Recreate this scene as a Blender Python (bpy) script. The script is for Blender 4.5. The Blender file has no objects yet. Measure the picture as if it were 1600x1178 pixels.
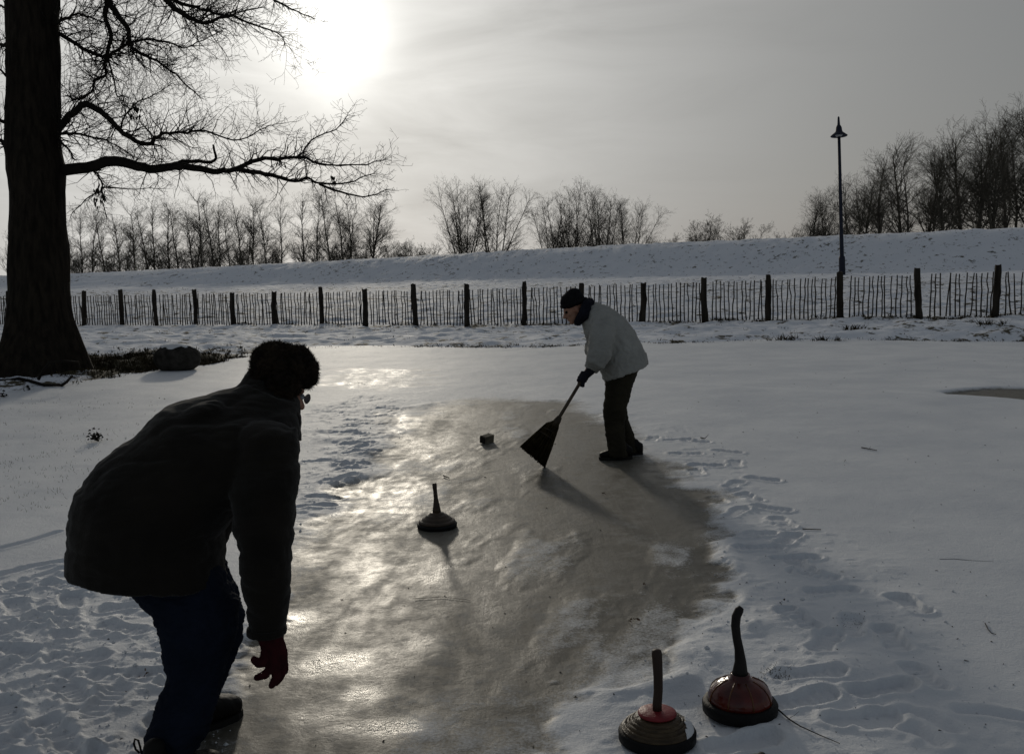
import bpy, bmesh, math, random
import numpy as np
from mathutils import Vector, Matrix, noise as mnoise

# ------------------------------------------------------------------ camera
scene = bpy.context.scene
COL = scene.collection
PW, PH, FPX = 1600.0, 1178.0, 1556.0
CAM = Vector((0.0, 0.0, 1.7))
PITCH = math.atan((589 - 412) / FPX)
ROLL = math.radians(1.2)
fwd = Vector((0, math.cos(PITCH), -math.sin(PITCH)))
up0 = Vector((0, math.sin(PITCH), math.cos(PITCH)))
rt0 = Vector((1, 0, 0))
rgt = rt0 * math.cos(ROLL) - up0 * math.sin(ROLL)
upv = up0 * math.cos(ROLL) + rt0 * math.sin(ROLL)
cam_data = bpy.data.cameras.new("camera")
cam_data.sensor_fit = 'HORIZONTAL'
cam_data.sensor_width = 36.0
cam_data.lens = 36.0 * FPX / PW
cam_data.clip_start = 0.05
cam_data.clip_end = 3000
cam = bpy.data.objects.new("camera", cam_data)
COL.objects.link(cam)
cam.matrix_world = Matrix(((rgt.x, upv.x, -fwd.x, CAM.x), (rgt.y, upv.y, -fwd.y, CAM.y),
                           (rgt.z, upv.z, -fwd.z, CAM.z), (0, 0, 0, 1)))
scene.camera = cam


def ray(px, py):
    return fwd + rgt * ((px - PW / 2) / FPX) + upv * ((PH / 2 - py) / FPX)


def at(px, py, z=0.0):
    d = ray(px, py)
    return CAM + d * ((z - CAM.z) / d.z)


def atd(px, py, D):
    return CAM + ray(px, py) * D


def depth(p):
    return (Vector(p) - CAM).dot(fwd)


# ------------------------------------------------------------------ sky and sun
SUN_PX = (525, 52)
sdir = ray(*SUN_PX).normalized()
SUN_EL = math.asin(sdir.z)
SUN_AZ = math.atan2(sdir.x, sdir.y)           # from +Y towards +X
world = bpy.data.worlds.new("World")
scene.world = world
world.use_nodes = True
nt = world.node_tree
nt.nodes.clear()


def N(tree, typ, **kw):
    n = tree.nodes.new(typ)
    for k, v in kw.items():
        if k.startswith('i_'):
            n.inputs[int(k[2:])].default_value = v
        else:
            setattr(n, k, v)
    return n


def math_node(tree, op, a, b=None, c=None):
    n = tree.nodes.new('ShaderNodeMath')
    n.operation = op
    for i, v in enumerate((a, b, c)):
        if v is None:
            continue
        if isinstance(v, (int, float)):
            n.inputs[i].default_value = v
        else:
            tree.links.new(v, n.inputs[i])
    return n.outputs[0]


def mix_rgb(tree, fac, a, b, blend='MIX'):
    n = tree.nodes.new('ShaderNodeMix')
    n.data_type = 'RGBA'
    n.blend_type = blend
    for sock, v in ((n.inputs[0], fac), (n.inputs[6], a), (n.inputs[7], b)):
        if isinstance(v, (int, float)):
            sock.default_value = v
        elif isinstance(v, tuple):
            sock.default_value = v if len(v) == 4 else (*v, 1)
        else:
            tree.links.new(v, sock)
    return n.outputs[2]


tc = N(nt, 'ShaderNodeTexCoord')
dotn = N(nt, 'ShaderNodeVectorMath', operation='DOT_PRODUCT')
nt.links.new(tc.outputs['Generated'], dotn.inputs[0])
dotn.inputs[1].default_value = sdir
# thin high cloud drawn out in streaks
mp = N(nt, 'ShaderNodeMapping')
mp.inputs['Scale'].default_value = (2.2, 2.2, 9.0)
mp.inputs['Rotation'].default_value = (0.0, math.radians(9), 0.0)
nt.links.new(tc.outputs['Generated'], mp.inputs[0])
cl = N(nt, 'ShaderNodeTexNoise')
cl.inputs['Scale'].default_value = 2.2
cl.inputs['Detail'].default_value = 7.0
cl.inputs['Roughness'].default_value = 0.56
cl.inputs['Distortion'].default_value = 0.6
nt.links.new(mp.outputs[0], cl.inputs['Vector'])
ang = math_node(nt, 'ARCCOSINE', math_node(nt, 'MINIMUM', dotn.outputs['Value'], 0.999999))
cloud = math_node(nt, 'SUBTRACT', cl.outputs['Fac'], 0.5)
ang2 = math_node(nt, 'MULTIPLY', ang, math_node(nt, 'MULTIPLY_ADD', cloud, 1.1, 1.0))
def lobe(amp, deg, pw):
    e = math_node(nt, 'POWER', math_node(nt, 'DIVIDE', ang2, math.radians(deg)), pw)
    return math_node(nt, 'MULTIPLY', math_node(nt, 'EXPONENT', math_node(nt, 'MULTIPLY', e, -1.0)), amp)


lum = math_node(nt, 'ADD', lobe(0.47, 20.0, 1.6), lobe(0.13, 60.0, 2.0))
lum = math_node(nt, 'ADD', lum, lobe(0.85, 2.6, 1.7))
# the veil is thinner, and so brighter, low on the left
dot2 = N(nt, 'ShaderNodeVectorMath', operation='DOT_PRODUCT')
nt.links.new(tc.outputs['Generated'], dot2.inputs[0])
dot2.inputs[1].default_value = ray(90, 330).normalized()
angb = math_node(nt, 'ARCCOSINE', math_node(nt, 'MINIMUM', dot2.outputs['Value'], 0.999999))
eb = math_node(nt, 'POWER', math_node(nt, 'DIVIDE', angb, math.radians(16)), 2.0)
lum = math_node(nt, 'ADD', lum, math_node(nt, 'MULTIPLY', math_node(nt, 'EXPONENT', math_node(nt, 'MULTIPLY', eb, -1.0)), 0.20))
lum = math_node(nt, 'ADD', lum, 0.085)
lum = math_node(nt, 'MULTIPLY', lum, math_node(nt, 'MULTIPLY_ADD', cloud, 1.15, 1.0))
tint = N(nt, 'ShaderNodeMapRange', i_1=0.0, i_2=math.radians(55))
nt.links.new(ang, tint.inputs[0])
veil_col = mix_rgb(nt, tint.outputs[0], (1.0, 0.99, 0.945), (0.94, 0.97, 1.0))
vm = N(nt, 'ShaderNodeVectorMath', operation='SCALE')
nt.links.new(veil_col, vm.inputs[0])
nt.links.new(lum, vm.inputs['Scale'])
sky = N(nt, 'ShaderNodeTexSky', sky_type='NISHITA')
sky.sun_disc = False
sky.sun_elevation = SUN_EL
sky.sun_rotation = SUN_AZ
sky.air_density = 1.0
sky.dust_density = 1.5
bg1 = N(nt, 'ShaderNodeBackground')
bg1.inputs[1].default_value = 1.0
nt.links.new(vm.outputs[0], bg1.inputs[0])
bg2 = N(nt, 'ShaderNodeBackground')
bg2.inputs[1].default_value = 0.05
# blue sky shows faintly where the veil of cloud thins out away from the sun
thin = N(nt, 'ShaderNodeMapRange', interpolation_type='SMOOTHSTEP', i_1=math.radians(12), i_2=math.radians(110), i_3=0.02, i_4=0.52)
nt.links.new(ang, thin.inputs[0])
sv = N(nt, 'ShaderNodeVectorMath', operation='SCALE')
nt.links.new(sky.outputs[0], sv.inputs[0])
nt.links.new(thin.outputs[0], sv.inputs['Scale'])
nt.links.new(sv.outputs[0], bg2.inputs[0])
addn = N(nt, 'ShaderNodeAddShader')
nt.links.new(bg1.outputs[0], addn.inputs[0])
nt.links.new(bg2.outputs[0], addn.inputs[1])
wo = N(nt, 'ShaderNodeOutputWorld')
nt.links.new(addn.outputs[0], wo.inputs[0])

sun_data = bpy.data.lights.new("sun", 'SUN')
sun_data.energy = 0.85
sun_data.angle = math.radians(3.4)
sun_data.color = (1.0, 0.91, 0.76)
sun = bpy.data.objects.new("sun", sun_data)
COL.objects.link(sun)
sun.rotation_euler = (-sdir).to_track_quat('-Z', 'Y').to_euler()
sun.location = (-10, 30, 20)

scene.view_settings.view_transform = 'Standard'
scene.view_settings.look = 'None'
scene.view_settings.exposure = 0.0
scene.view_settings.gamma = 1.0
scene.cycles.use_denoising = True
scene.cycles.max_bounces = 6

# ------------------------------------------------------------------ helpers
R = random.Random(7)
NPR = np.random.default_rng(5)


def hash2(ix, iy, seed):
    h = (ix.astype(np.int64) * 374761393 + iy.astype(np.int64) * 668265263 + seed * 1442695041) & 0xFFFFFFFF
    h = ((h ^ (h >> 13)) * 1274126177) & 0xFFFFFFFF
    h = (h ^ (h >> 16)) & 0xFFFFFFFF
    return h / 4294967295.0


def vnoise(x, y, seed=0):
    x = np.asarray(x, float)
    y = np.asarray(y, float)
    ix = np.floor(x).astype(np.int64)
    iy = np.floor(y).astype(np.int64)
    fx = x - ix
    fy = y - iy
    fx = fx * fx * fx * (fx * (fx * 6 - 15) + 10)
    fy = fy * fy * fy * (fy * (fy * 6 - 15) + 10)
    a = hash2(ix, iy, seed)
    b = hash2(ix + 1, iy, seed)
    c = hash2(ix, iy + 1, seed)
    d = hash2(ix + 1, iy + 1, seed)
    return (a * (1 - fx) + b * fx) * (1 - fy) + (c * (1 - fx) + d * fx) * fy


def fbm(x, y, seed=0, octv=4, gain=0.5):
    s = 0.0
    a = 1.0
    t = 0.0
    for o in range(octv):
        s = s + a * vnoise(x * 2 ** o + 17.3 * o, y * 2 ** o - 9.1 * o, seed + o)
        t += a
        a *= gain
    return s / t


def sstep(a, b, x):
    t = np.clip((x - a) / (b - a), 0, 1)
    return t * t * (3 - 2 * t)


def poly_sd(X, Y, poly):
    """signed distance to a closed polygon, negative inside"""
    d = np.full(np.shape(X), 1e9)
    ins = np.zeros(np.shape(X), bool)
    n = len(poly)
    for i in range(n):
        ax, ay = poly[i]
        bx, by = poly[(i + 1) % n]
        ex, ey = bx - ax, by - ay
        t = np.clip(((X - ax) * ex + (Y - ay) * ey) / (ex * ex + ey * ey + 1e-12), 0, 1)
        d = np.minimum(d, (X - ax - t * ex) ** 2 + (Y - ay - t * ey) ** 2)
        cond = ((ay > Y) != (by > Y))
        with np.errstate(divide='ignore', invalid='ignore'):
            xi = ax + (Y - ay) * ex / (ey if ey != 0 else 1e-9)
        ins ^= cond & (X < xi)
    d = np.sqrt(d)
    return np.where(ins, -d, d)


def fast_mesh(name, V, Fq, smooth=True):
    """V (n,3) and faces as an (m,k) array"""
    V = np.asarray(V, np.float32)
    Fq = np.asarray(Fq, np.int32)
    me = bpy.data.meshes.new(name)
    me.vertices.add(len(V))
    me.vertices.foreach_set('co', V.ravel())
    k = Fq.shape[1]
    me.loops.add(Fq.size)
    me.loops.foreach_set('vertex_index', Fq.ravel())
    me.polygons.add(len(Fq))
    me.polygons.foreach_set('loop_start', np.arange(0, Fq.size, k, dtype=np.int32))
    me.polygons.foreach_set('use_smooth', np.full(len(Fq), smooth))
    me.update(calc_edges=True)
    me.validate()
    return me


def grid_mesh(name, xs, ys, Z):
    nx, ny = len(xs), len(ys)
    XX, YY = np.meshgrid(xs, ys)
    V = np.stack([XX.ravel(), YY.ravel(), Z.ravel()], 1)
    i = np.arange(nx * ny).reshape(ny, nx)
    Fq = np.stack([i[:-1, :-1].ravel(), i[:-1, 1:].ravel(), i[1:, 1:].ravel(), i[1:, :-1].ravel()], 1)
    return fast_mesh(name, V, Fq)


def link(name, me, material=None, parent=None, loc=None):
    o = bpy.data.objects.new(name, me)
    COL.objects.link(o)
    if material is not None and me is not None and not me.materials:
        me.materials.append(material)
    if parent is not None:
        o.parent = parent
    if loc is not None:
        o.location = loc
    return o


def tag(o, label, cat, group=None, kind=None):
    if label:
        o['label'] = label
    if cat:
        o['category'] = cat
    if group:
        o['group'] = group
    if kind:
        o['kind'] = kind
    return o


def thing(name, loc, label, cat, group=None):
    o = bpy.data.objects.new(name, None)
    o.empty_display_size = 0.1
    COL.objects.link(o)
    o.location = loc
    return tag(o, label, cat, group)


class TB:
    """collects tubes and triangles into one mesh (triangles only)"""

    def __init__(self):
        self.v = []
        self.f = []

    def tube(self, pts, radii, sides=3, cap=True):
        n0 = len(self.v)
        m = len(pts)
        prev = None
        for i, p in enumerate(pts):
            p = Vector(p)
            if i == 0:
                d = Vector(pts[1]) - p
            elif i == m - 1:
                d = p - Vector(pts[-2])
            else:
                d = Vector(pts[i + 1]) - Vector(pts[i - 1])
            if d.length < 1e-9:
                d = Vector((0, 0, 1))
            d.normalize()
            if prev is None:
                a = Vector((0, 0, 1)) if abs(d.z) < 0.9 else Vector((1, 0, 0))
                u = d.cross(a).normalized()
            else:
                u = (prev - d * prev.dot(d))
                u = u.normalized() if u.length > 1e-6 else d.orthogonal().normalized()
            prev = u
            w = d.cross(u)
            r = radii[i]
            for k in range(sides):
                t = 2 * math.pi * k / sides
                q = p + (u * math.cos(t) + w * math.sin(t)) * r
                self.v.append((q.x, q.y, q.z))
        for i in range(m - 1):
            for k in range(sides):
                a = n0 + i * sides + k
                b = n0 + i * sides + (k + 1) % sides
                c = a + sides
                d2 = b + sides
                self.f.append((a, b, d2))
                self.f.append((a, d2, c))
        if cap:
            for base, flip in ((n0, True), (n0 + (m - 1) * sides, False)):
                for k in range(1, sides - 1):
                    t = (base, base + k, base + k + 1)
                    self.f.append(t[::-1] if flip else t)

    def tri(self, a, b, c):
        n = len(self.v)
        self.v += [tuple(a), tuple(b), tuple(c)]
        self.f.append((n, n + 1, n + 2))

    def mesh(self, name, smooth=True):
        return fast_mesh(name, np.array(self.v), np.array(self.f), smooth)


# ------------------------------------------------------------------ materials
def mat_new(name):
    m = bpy.data.materials.new(name)
    m.use_nodes = True
    t = m.node_tree
    b = t.nodes['Principled BSDF']
    return m, t, b


def mat(name, c1, c2=None, scale=8.0, rough=0.85, bump=0.0, bscale=40.0, spec=0.3, coat=0.0, sheen=0.0,
        stretch=(1, 1, 1), detail=5.0, lo=0.35, hi=0.65, bdist=0.01):
    m, t, b = mat_new(name)
    b.inputs['Roughness'].default_value = rough
    b.inputs['Specular IOR Level'].default_value = spec
    b.inputs['Coat Weight'].default_value = coat
    b.inputs['Sheen Weight'].default_value = sheen
    tcn = N(t, 'ShaderNodeTexCoord')
    mpn = N(t, 'ShaderNodeMapping')
    mpn.inputs['Scale'].default_value = stretch
    t.links.new(tcn.outputs['Object'], mpn.inputs[0])
    if c2 is None:
        b.inputs['Base Color'].default_value = (*c1, 1)
    else:
        nz = N(t, 'ShaderNodeTexNoise')
        nz.inputs['Scale'].default_value = scale
        nz.inputs['Detail'].default_value = detail
        t.links.new(mpn.outputs[0], nz.inputs['Vector'])
        mr = N(t, 'ShaderNodeMapRange', i_1=lo, i_2=hi)
        t.links.new(nz.outputs['Fac'], mr.inputs[0])
        t.links.new(mix_rgb(t, mr.outputs[0], c1, c2), b.inputs['Base Color'])
    if bump > 0:
        nb = N(t, 'ShaderNodeTexNoise')
        nb.inputs['Scale'].default_value = bscale
        nb.inputs['Detail'].default_value = 6.0
        t.links.new(mpn.outputs[0], nb.inputs['Vector'])
        bn = N(t, 'ShaderNodeBump')
        bn.inputs['Strength'].default_value = bump
        bn.inputs['Distance'].default_value = bdist
        t.links.new(nb.outputs['Fac'], bn.inputs['Height'])
        t.links.new(bn.outputs[0], b.inputs['Normal'])
    return m


def make_pond_material():
    m, t, b = mat_new("ice_and_snow")
    out = t.nodes['Material Output']
    geo = N(t, 'ShaderNodeNewGeometry')
    att = N(t, 'ShaderNodeAttribute', attribute_name='snow')
    # snow
    nz = N(t, 'ShaderNodeTexNoise')
    nz.inputs['Scale'].default_value = 90.0
    nz.inputs['Detail'].default_value = 5.0
    nz.inputs['Roughness'].default_value = 0.65
    t.links.new(geo.outputs['Position'], nz.inputs['Vector'])
    n2 = N(t, 'ShaderNodeTexNoise')
    n2.inputs['Scale'].default_value = 1.3
    n2.inputs['Detail'].default_value = 6.0
    t.links.new(geo.outputs['Position'], n2.inputs['Vector'])
    mr2 = N(t, 'ShaderNodeMapRange', i_1=0.3, i_2=0.7)
    t.links.new(n2.outputs['Fac'], mr2.inputs[0])
    scol = mix_rgb(t, mr2.outputs[0], (0.64, 0.665, 0.705), (0.775, 0.79, 0.81))
    t.links.new(scol, b.inputs['Base Color'])
    b.inputs['Roughness'].default_value = 0.62
    b.inputs['Specular IOR Level'].default_value = 0.25
    nm = N(t, 'ShaderNodeTexNoise')
    nm.inputs['Scale'].default_value = 26.0
    nm.inputs['Detail'].default_value = 4.0
    t.links.new(geo.outputs['Position'], nm.inputs['Vector'])
    bs = N(t, 'ShaderNodeBump')
    bs.inputs['Strength'].default_value = 0.6
    bs.inputs['Distance'].default_value = 0.008
    t.links.new(math_node(t, 'MULTIPLY_ADD', nm.outputs['Fac'], 0.8, nz.outputs['Fac']), bs.inputs['Height'])
    t.links.new(bs.outputs[0], b.inputs['Normal'])
    # ice, scuffed along the throwing lane
    mpn = N(t, 'ShaderNodeMapping')
    mpn.inputs['Rotation'].default_value = (0, 0, math.radians(14))
    mpn.inputs['Scale'].default_value = (2.6, 0.8, 1)
    t.links.new(geo.outputs['Position'], mpn.inputs[0])
    n3 = N(t, 'ShaderNodeTexNoise')
    n3.inputs['Scale'].default_value = 1.1
    n3.inputs['Detail'].default_value = 8.0
    n3.inputs['Roughness'].default_value = 0.62
    n3.inputs['Distortion'].default_value = 0.5
    t.links.new(mpn.outputs[0], n3.inputs['Vector'])
    mr3 = N(t, 'ShaderNodeMapRange', i_1=0.40, i_2=0.64)
    t.links.new(n3.outputs['Fac'], mr3.inputs[0])
    n4 = N(t, 'ShaderNodeTexNoise')
    n4.inputs['Scale'].default_value = 38.0
    n4.inputs['Detail'].default_value = 4.0
    n4.inputs['Roughness'].default_value = 0.7
    t.links.new(geo.outputs['Position'], n4.inputs['Vector'])
    # scuffs and broom strokes along the lane
    mps = N(t, 'ShaderNodeMapping')
    mps.inputs['Rotation'].default_value = (0, 0, math.radians(16))
    mps.inputs['Scale'].default_value = (16.0, 1.1, 1)
    t.links.new(geo.outputs['Position'], mps.inputs[0])
    n5 = N(t, 'ShaderNodeTexNoise')
    n5.inputs['Scale'].default_value = 1.6
    n5.inputs['Detail'].default_value = 7.0
    n5.inputs['Roughness'].default_value = 0.7
    n5.inputs['Distortion'].default_value = 0.8
    t.links.new(mps.outputs[0], n5.inputs['Vector'])
    mr5 = N(t, 'ShaderNodeMapRange', i_1=0.48, i_2=0.70)
    t.links.new(n5.outputs['Fac'], mr5.inputs[0])
    # patches of frost and powder of hand size
    n6 = N(t, 'ShaderNodeTexNoise')
    n6.inputs['Scale'].default_value = 7.0
    n6.inputs['Detail'].default_value = 8.0
    n6.inputs['Roughness'].default_value = 0.72
    n6.inputs['Distortion'].default_value = 0.3
    t.links.new(geo.outputs['Position'], n6.inputs['Vector'])
    mr6 = N(t, 'ShaderNodeMapRange', i_1=0.45, i_2=0.68)
    t.links.new(n6.outputs['Fac'], mr6.inputs[0])
    frost = math_node(t, 'MULTIPLY', math_node(t, 'ADD', math_node(t, 'MULTIPLY', mr5.outputs[0], 0.22), math_node(t, 'MULTIPLY', mr6.outputs[0], 0.62)),
                      math_node(t, 'MULTIPLY_ADD', mr3.outputs[0], 0.95, 0.10))
    icol = mix_rgb(t, frost, (0.100, 0.092, 0.072), (0.36, 0.355, 0.34))
    ice = N(t, 'ShaderNodeBsdfPrincipled')
    t.links.new(icol, ice.inputs['Base Color'])
    rr = math_node(t, 'ADD', math_node(t, 'MULTIPLY', mr6.outputs[0], 0.16), math_node(t, 'MULTIPLY_ADD', mr3.outputs[0], 0.20, 0.30))
    pol = N(t, 'ShaderNodeAttribute', attribute_name='polish')      # spots worn smooth by shoes and stocks
    rr = math_node(t, 'MAXIMUM', math_node(t, 'MULTIPLY_ADD', pol.outputs["Fac"], -0.36, math_node(t, "ADD", rr, 0.10)), 0.23)
    t.links.new(rr, ice.inputs['Roughness'])
    ice.inputs['IOR'].default_value = 1.31
    ice.inputs['Specular IOR Level'].default_value = 0.30
    hsum = math_node(t, 'ADD', math_node(t, 'MULTIPLY_ADD', n4.outputs['Fac'], 0.22, n6.outputs['Fac']), math_node(t, 'MULTIPLY', n5.outputs['Fac'], 0.18))
    bi = N(t, 'ShaderNodeBump')
    bi.inputs['Strength'].default_value = 0.42
    bi.inputs['Distance'].default_value = 0.011
    t.links.new(hsum, bi.inputs['Height'])
    t.links.new(bi.outputs[0], ice.inputs['Normal'])
    # edge of the snow breaks up with the fine grain
    fac = math_node(t, 'MULTIPLY_ADD', math_node(t, 'SUBTRACT', nz.outputs['Fac'], 0.5), 0.9, att.outputs['Fac'])
    fac = math_node(t, 'MULTIPLY_ADD', math_node(t, 'SUBTRACT', n6.outputs['Fac'], 0.5), 0.9, fac)
    mrf = N(t, 'ShaderNodeMapRange', i_1=0.25, i_2=0.75)
    t.links.new(fac, mrf.inputs[0])
    ms = N(t, 'ShaderNodeMixShader')
    t.links.new(mrf.outputs[0], ms.inputs[0])
    t.links.new(ice.outputs[0], ms.inputs[1])
    t.links.new(b.outputs[0], ms.inputs[2])
    t.links.new(ms.outputs[0], out.inputs[0])
    return m


def make_meadow_material():
    m, t, b = mat_new("snowy_grass")
    geo = N(t, 'ShaderNodeNewGeometry')
    att = N(t, 'ShaderNodeAttribute', attribute_name='grass')
    mpn = N(t, 'ShaderNodeMapping')
    mpn.inputs['Scale'].default_value = (1.0, 0.75, 1.0)
    t.links.new(geo.outputs['Position'], mpn.inputs[0])
    nz = N(t, 'ShaderNodeTexNoise')
    nz.inputs['Scale'].default_value = 2.6
    nz.inputs['Detail'].default_value = 7.0
    nz.inputs['Roughness'].default_value = 0.68
    t.links.new(mpn.outputs[0], nz.inputs['Vector'])
    fine = N(t, 'ShaderNodeTexNoise')
    fine.inputs['Scale'].default_value = 14.0
    fine.inputs['Detail'].default_value = 5.0
    t.links.new(geo.outputs['Position'], fine.inputs['Vector'])
    s = math_node(t, 'ADD', math_node(t, 'MULTIPLY_ADD', fine.outputs['Fac'], 0.25, nz.outputs['Fac']), att.outputs['Fac'])
    mr = N(t, 'ShaderNodeMapRange', i_1=0.705, i_2=0.77)
    t.links.new(s, mr.inputs[0])
    gcol = mix_rgb(t, fine.outputs['Fac'], (0.035, 0.030, 0.018), (0.10, 0.085, 0.05))
    big = N(t, 'ShaderNodeTexNoise')
    big.inputs['Scale'].default_value = 0.35
    t.links.new(geo.outputs['Position'], big.inputs['Vector'])
    scol = mix_rgb(t, big.outputs['Fac'], (0.70, 0.73, 0.79), (0.82, 0.84, 0.88))
    t.links.new(mix_rgb(t, mr.outputs[0], scol, gcol), b.inputs['Base Color'])
    b.inputs['Roughness'].default_value = 0.75
    b.inputs['Specular IOR Level'].default_value = 0.15
    bn = N(t, 'ShaderNodeBump')
    bn.inputs['Strength'].default_value = 0.7
    bn.inputs['Distance'].default_value = 0.05
    t.links.new(s, bn.inputs['Height'])
    t.links.new(bn.outputs[0], b.inputs['Normal'])
    return m


M = {}
M['pond'] = make_pond_material()
M['meadow'] = make_meadow_material()
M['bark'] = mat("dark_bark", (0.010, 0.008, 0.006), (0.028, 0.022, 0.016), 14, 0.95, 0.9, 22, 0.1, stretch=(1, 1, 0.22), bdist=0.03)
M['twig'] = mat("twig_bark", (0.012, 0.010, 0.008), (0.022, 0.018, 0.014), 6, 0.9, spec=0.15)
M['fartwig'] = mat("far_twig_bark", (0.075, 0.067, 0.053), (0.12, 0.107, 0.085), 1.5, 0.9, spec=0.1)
M['post'] = mat("weathered_post", (0.018, 0.015, 0.012), (0.045, 0.038, 0.030), 9, 0.92, 0.7, 30, 0.15, stretch=(1, 1, 0.2))
M['picket'] = mat("chestnut_paling", (0.020, 0.017, 0.014), (0.055, 0.046, 0.036), 5, 0.9, 0.4, 40, 0.15, stretch=(1, 1, 0.2))
M['wire'] = mat("fence_wire", (0.06, 0.055, 0.05), (0.10, 0.08, 0.06), 20, 0.6)
M['lamp'] = mat("lamp_paint", (0.008, 0.011, 0.024), (0.014, 0.018, 0.034), 5, 0.6, spec=0.3)
M['lampglass'] = mat("lamp_glass", (0.35, 0.36, 0.36), (0.45, 0.45, 0.44), 9, 0.25)
M['rock'] = mat("granite", (0.020, 0.018, 0.015), (0.052, 0.046, 0.040), 9, 0.92, 0.8, 26, 0.15)
M['snow'] = mat("snow_cap", (0.62, 0.64, 0.67), (0.78, 0.79, 0.8), 5, 0.7, 0.5, 50, 0.2)
M['grass'] = mat("dead_grass", (0.022, 0.018, 0.010), (0.075, 0.058, 0.032), 3, 0.9, spec=0.1)
M['leaf'] = mat("dry_leaf", (0.05, 0.026, 0.014), (0.13, 0.07, 0.035), 25, 0.85, spec=0.2)
M['darkleaf'] = mat("wet_leaf", (0.012, 0.012, 0.008), (0.03, 0.026, 0.018), 25, 0.7, spec=0.2)
M['skin'] = mat("skin", (0.34, 0.17, 0.12), (0.42, 0.23, 0.16), 18, 0.55, 0.15, 120, 0.3)
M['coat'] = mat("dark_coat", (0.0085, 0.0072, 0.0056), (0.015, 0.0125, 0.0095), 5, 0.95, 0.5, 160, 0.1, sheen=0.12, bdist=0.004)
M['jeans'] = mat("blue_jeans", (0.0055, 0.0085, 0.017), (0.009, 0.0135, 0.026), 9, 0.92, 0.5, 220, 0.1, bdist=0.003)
M['glove_red'] = mat("red_glove", (0.026, 0.004, 0.006), (0.045, 0.006, 0.009), 30, 0.9, 0.5, 260, 0.15, bdist=0.003)
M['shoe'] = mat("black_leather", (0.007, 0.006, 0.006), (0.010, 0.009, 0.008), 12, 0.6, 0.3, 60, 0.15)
M['sole'] = mat("rubber_sole", (0.006, 0.006, 0.006), (0.012, 0.011, 0.010), 20, 0.8)
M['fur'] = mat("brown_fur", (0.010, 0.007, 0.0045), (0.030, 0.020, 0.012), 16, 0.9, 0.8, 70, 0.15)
M['glass'] = mat("spectacle_lens", (0.30, 0.32, 0.36), (0.34, 0.36, 0.40), 5, 0.12, spec=0.6)
M['metal'] = mat("spectacle_frame", (0.03, 0.03, 0.03), (0.05, 0.05, 0.05), 5, 0.35)
M['jacket'] = mat("grey_jacket", (0.29, 0.288, 0.27), (0.37, 0.366, 0.345), 5, 0.9, 0.4, 110, 0.15, bdist=0.004)
M['scarf'] = mat("navy_scarf", (0.010, 0.011, 0.018), (0.018, 0.019, 0.028), 40, 0.95, 0.7, 120, 0.1)
M['beanie'] = mat("black_wool", (0.007, 0.007, 0.009), (0.014, 0.014, 0.016), 50, 0.95, 0.8, 150, 0.1, stretch=(1, 1, 0.15))
M['trousers'] = mat("olive_trousers", (0.022, 0.019, 0.013), (0.036, 0.031, 0.021), 7, 0.92, 0.4, 110, 0.1)
M['glove_dark'] = mat("dark_glove", (0.008, 0.008, 0.014), (0.014, 0.014, 0.022), 40, 0.85, 0.4, 120, 0.2)
M['shaft'] = mat("grey_wood", (0.06, 0.045, 0.032), (0.11, 0.085, 0.06), 10, 0.8, 0.4, 40, stretch=(1, 1, 0.1))
M['straw'] = mat("dark_straw", (0.018, 0.013, 0.005), (0.05, 0.037, 0.016), 30, 0.9, 0.5, 60, 0.1)
M['cord'] = mat("binding_cord", (0.03, 0.022, 0.015), (0.06, 0.045, 0.03), 30, 0.9)
M['rubber'] = mat("black_rubber", (0.004, 0.004, 0.005), (0.008, 0.008, 0.008), 20, 0.6, 0.3, 60, 0.15)
M['wood_dark'] = mat("dark_turned_wood", (0.030, 0.019, 0.012), (0.060, 0.038, 0.022), 12, 0.5, 0.3, 60, 0.4, stretch=(1, 1, 4))
M['wood_tan'] = mat("worn_turned_wood", (0.030, 0.019, 0.009), (0.085, 0.056, 0.026), 18, 0.5, 0.6, 50, 0.35, stretch=(1, 1, 5))
M['handle'] = mat("brown_handle", (0.022, 0.012, 0.008), (0.050, 0.027, 0.017), 14, 0.6, 0.3, 60, 0.35, stretch=(1, 1, 0.2))
M['black_handle'] = mat("black_handle", (0.008, 0.007, 0.007), (0.016, 0.013, 0.012), 12, 0.65, 0.4, 40, 0.25)
M['red_paint'] = mat("red_paint", (0.16, 0.010, 0.015), (0.26, 0.018, 0.024), 22, 0.5, 0.3, 60, 0.4)
M['red_wood'] = mat("red_lacquer", (0.045, 0.004, 0.003), (0.13, 0.016, 0.008), 9, 0.16, 0.3, 40, 0.4, coat=0.15)
M['rib'] = mat("ochre_paint", (0.07, 0.022, 0.008), (0.14, 0.055, 0.015), 14, 0.3, 0.2, 60, 0.4)
M['block'] = mat("split_wood", (0.10, 0.085, 0.062), (0.19, 0.165, 0.125), 14, 0.85, 0.6, 40, stretch=(1, 0.2, 1))
M['endgrain'] = mat("dark_end_grain", (0.010, 0.008, 0.006), (0.022, 0.017, 0.012), 30, 0.8, 0.5, 80)  # end face of the block, much darker than its other faces

# ------------------------------------------------------------------ terrain: meadow, dike and the frozen pond
def g2(px, py, z=0.0):
    p = at(px, py, z)
    return (p.x, p.y)


POND = [g2(0, 628), g2(60, 613), g2(120, 603), g2(165, 594), g2(240, 580), g2(330, 570), g2(400, 556), g2(480, 547), g2(640, 544),
        g2(800, 544), g2(1000, 540), g2(1200, 537), g2(1400, 535), g2(1600, 536), (14, 17.2), (19, 12), (20, 0), (10, -9),
        (-12, -9), (-15, 2), (-12, 9.5)]

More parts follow.
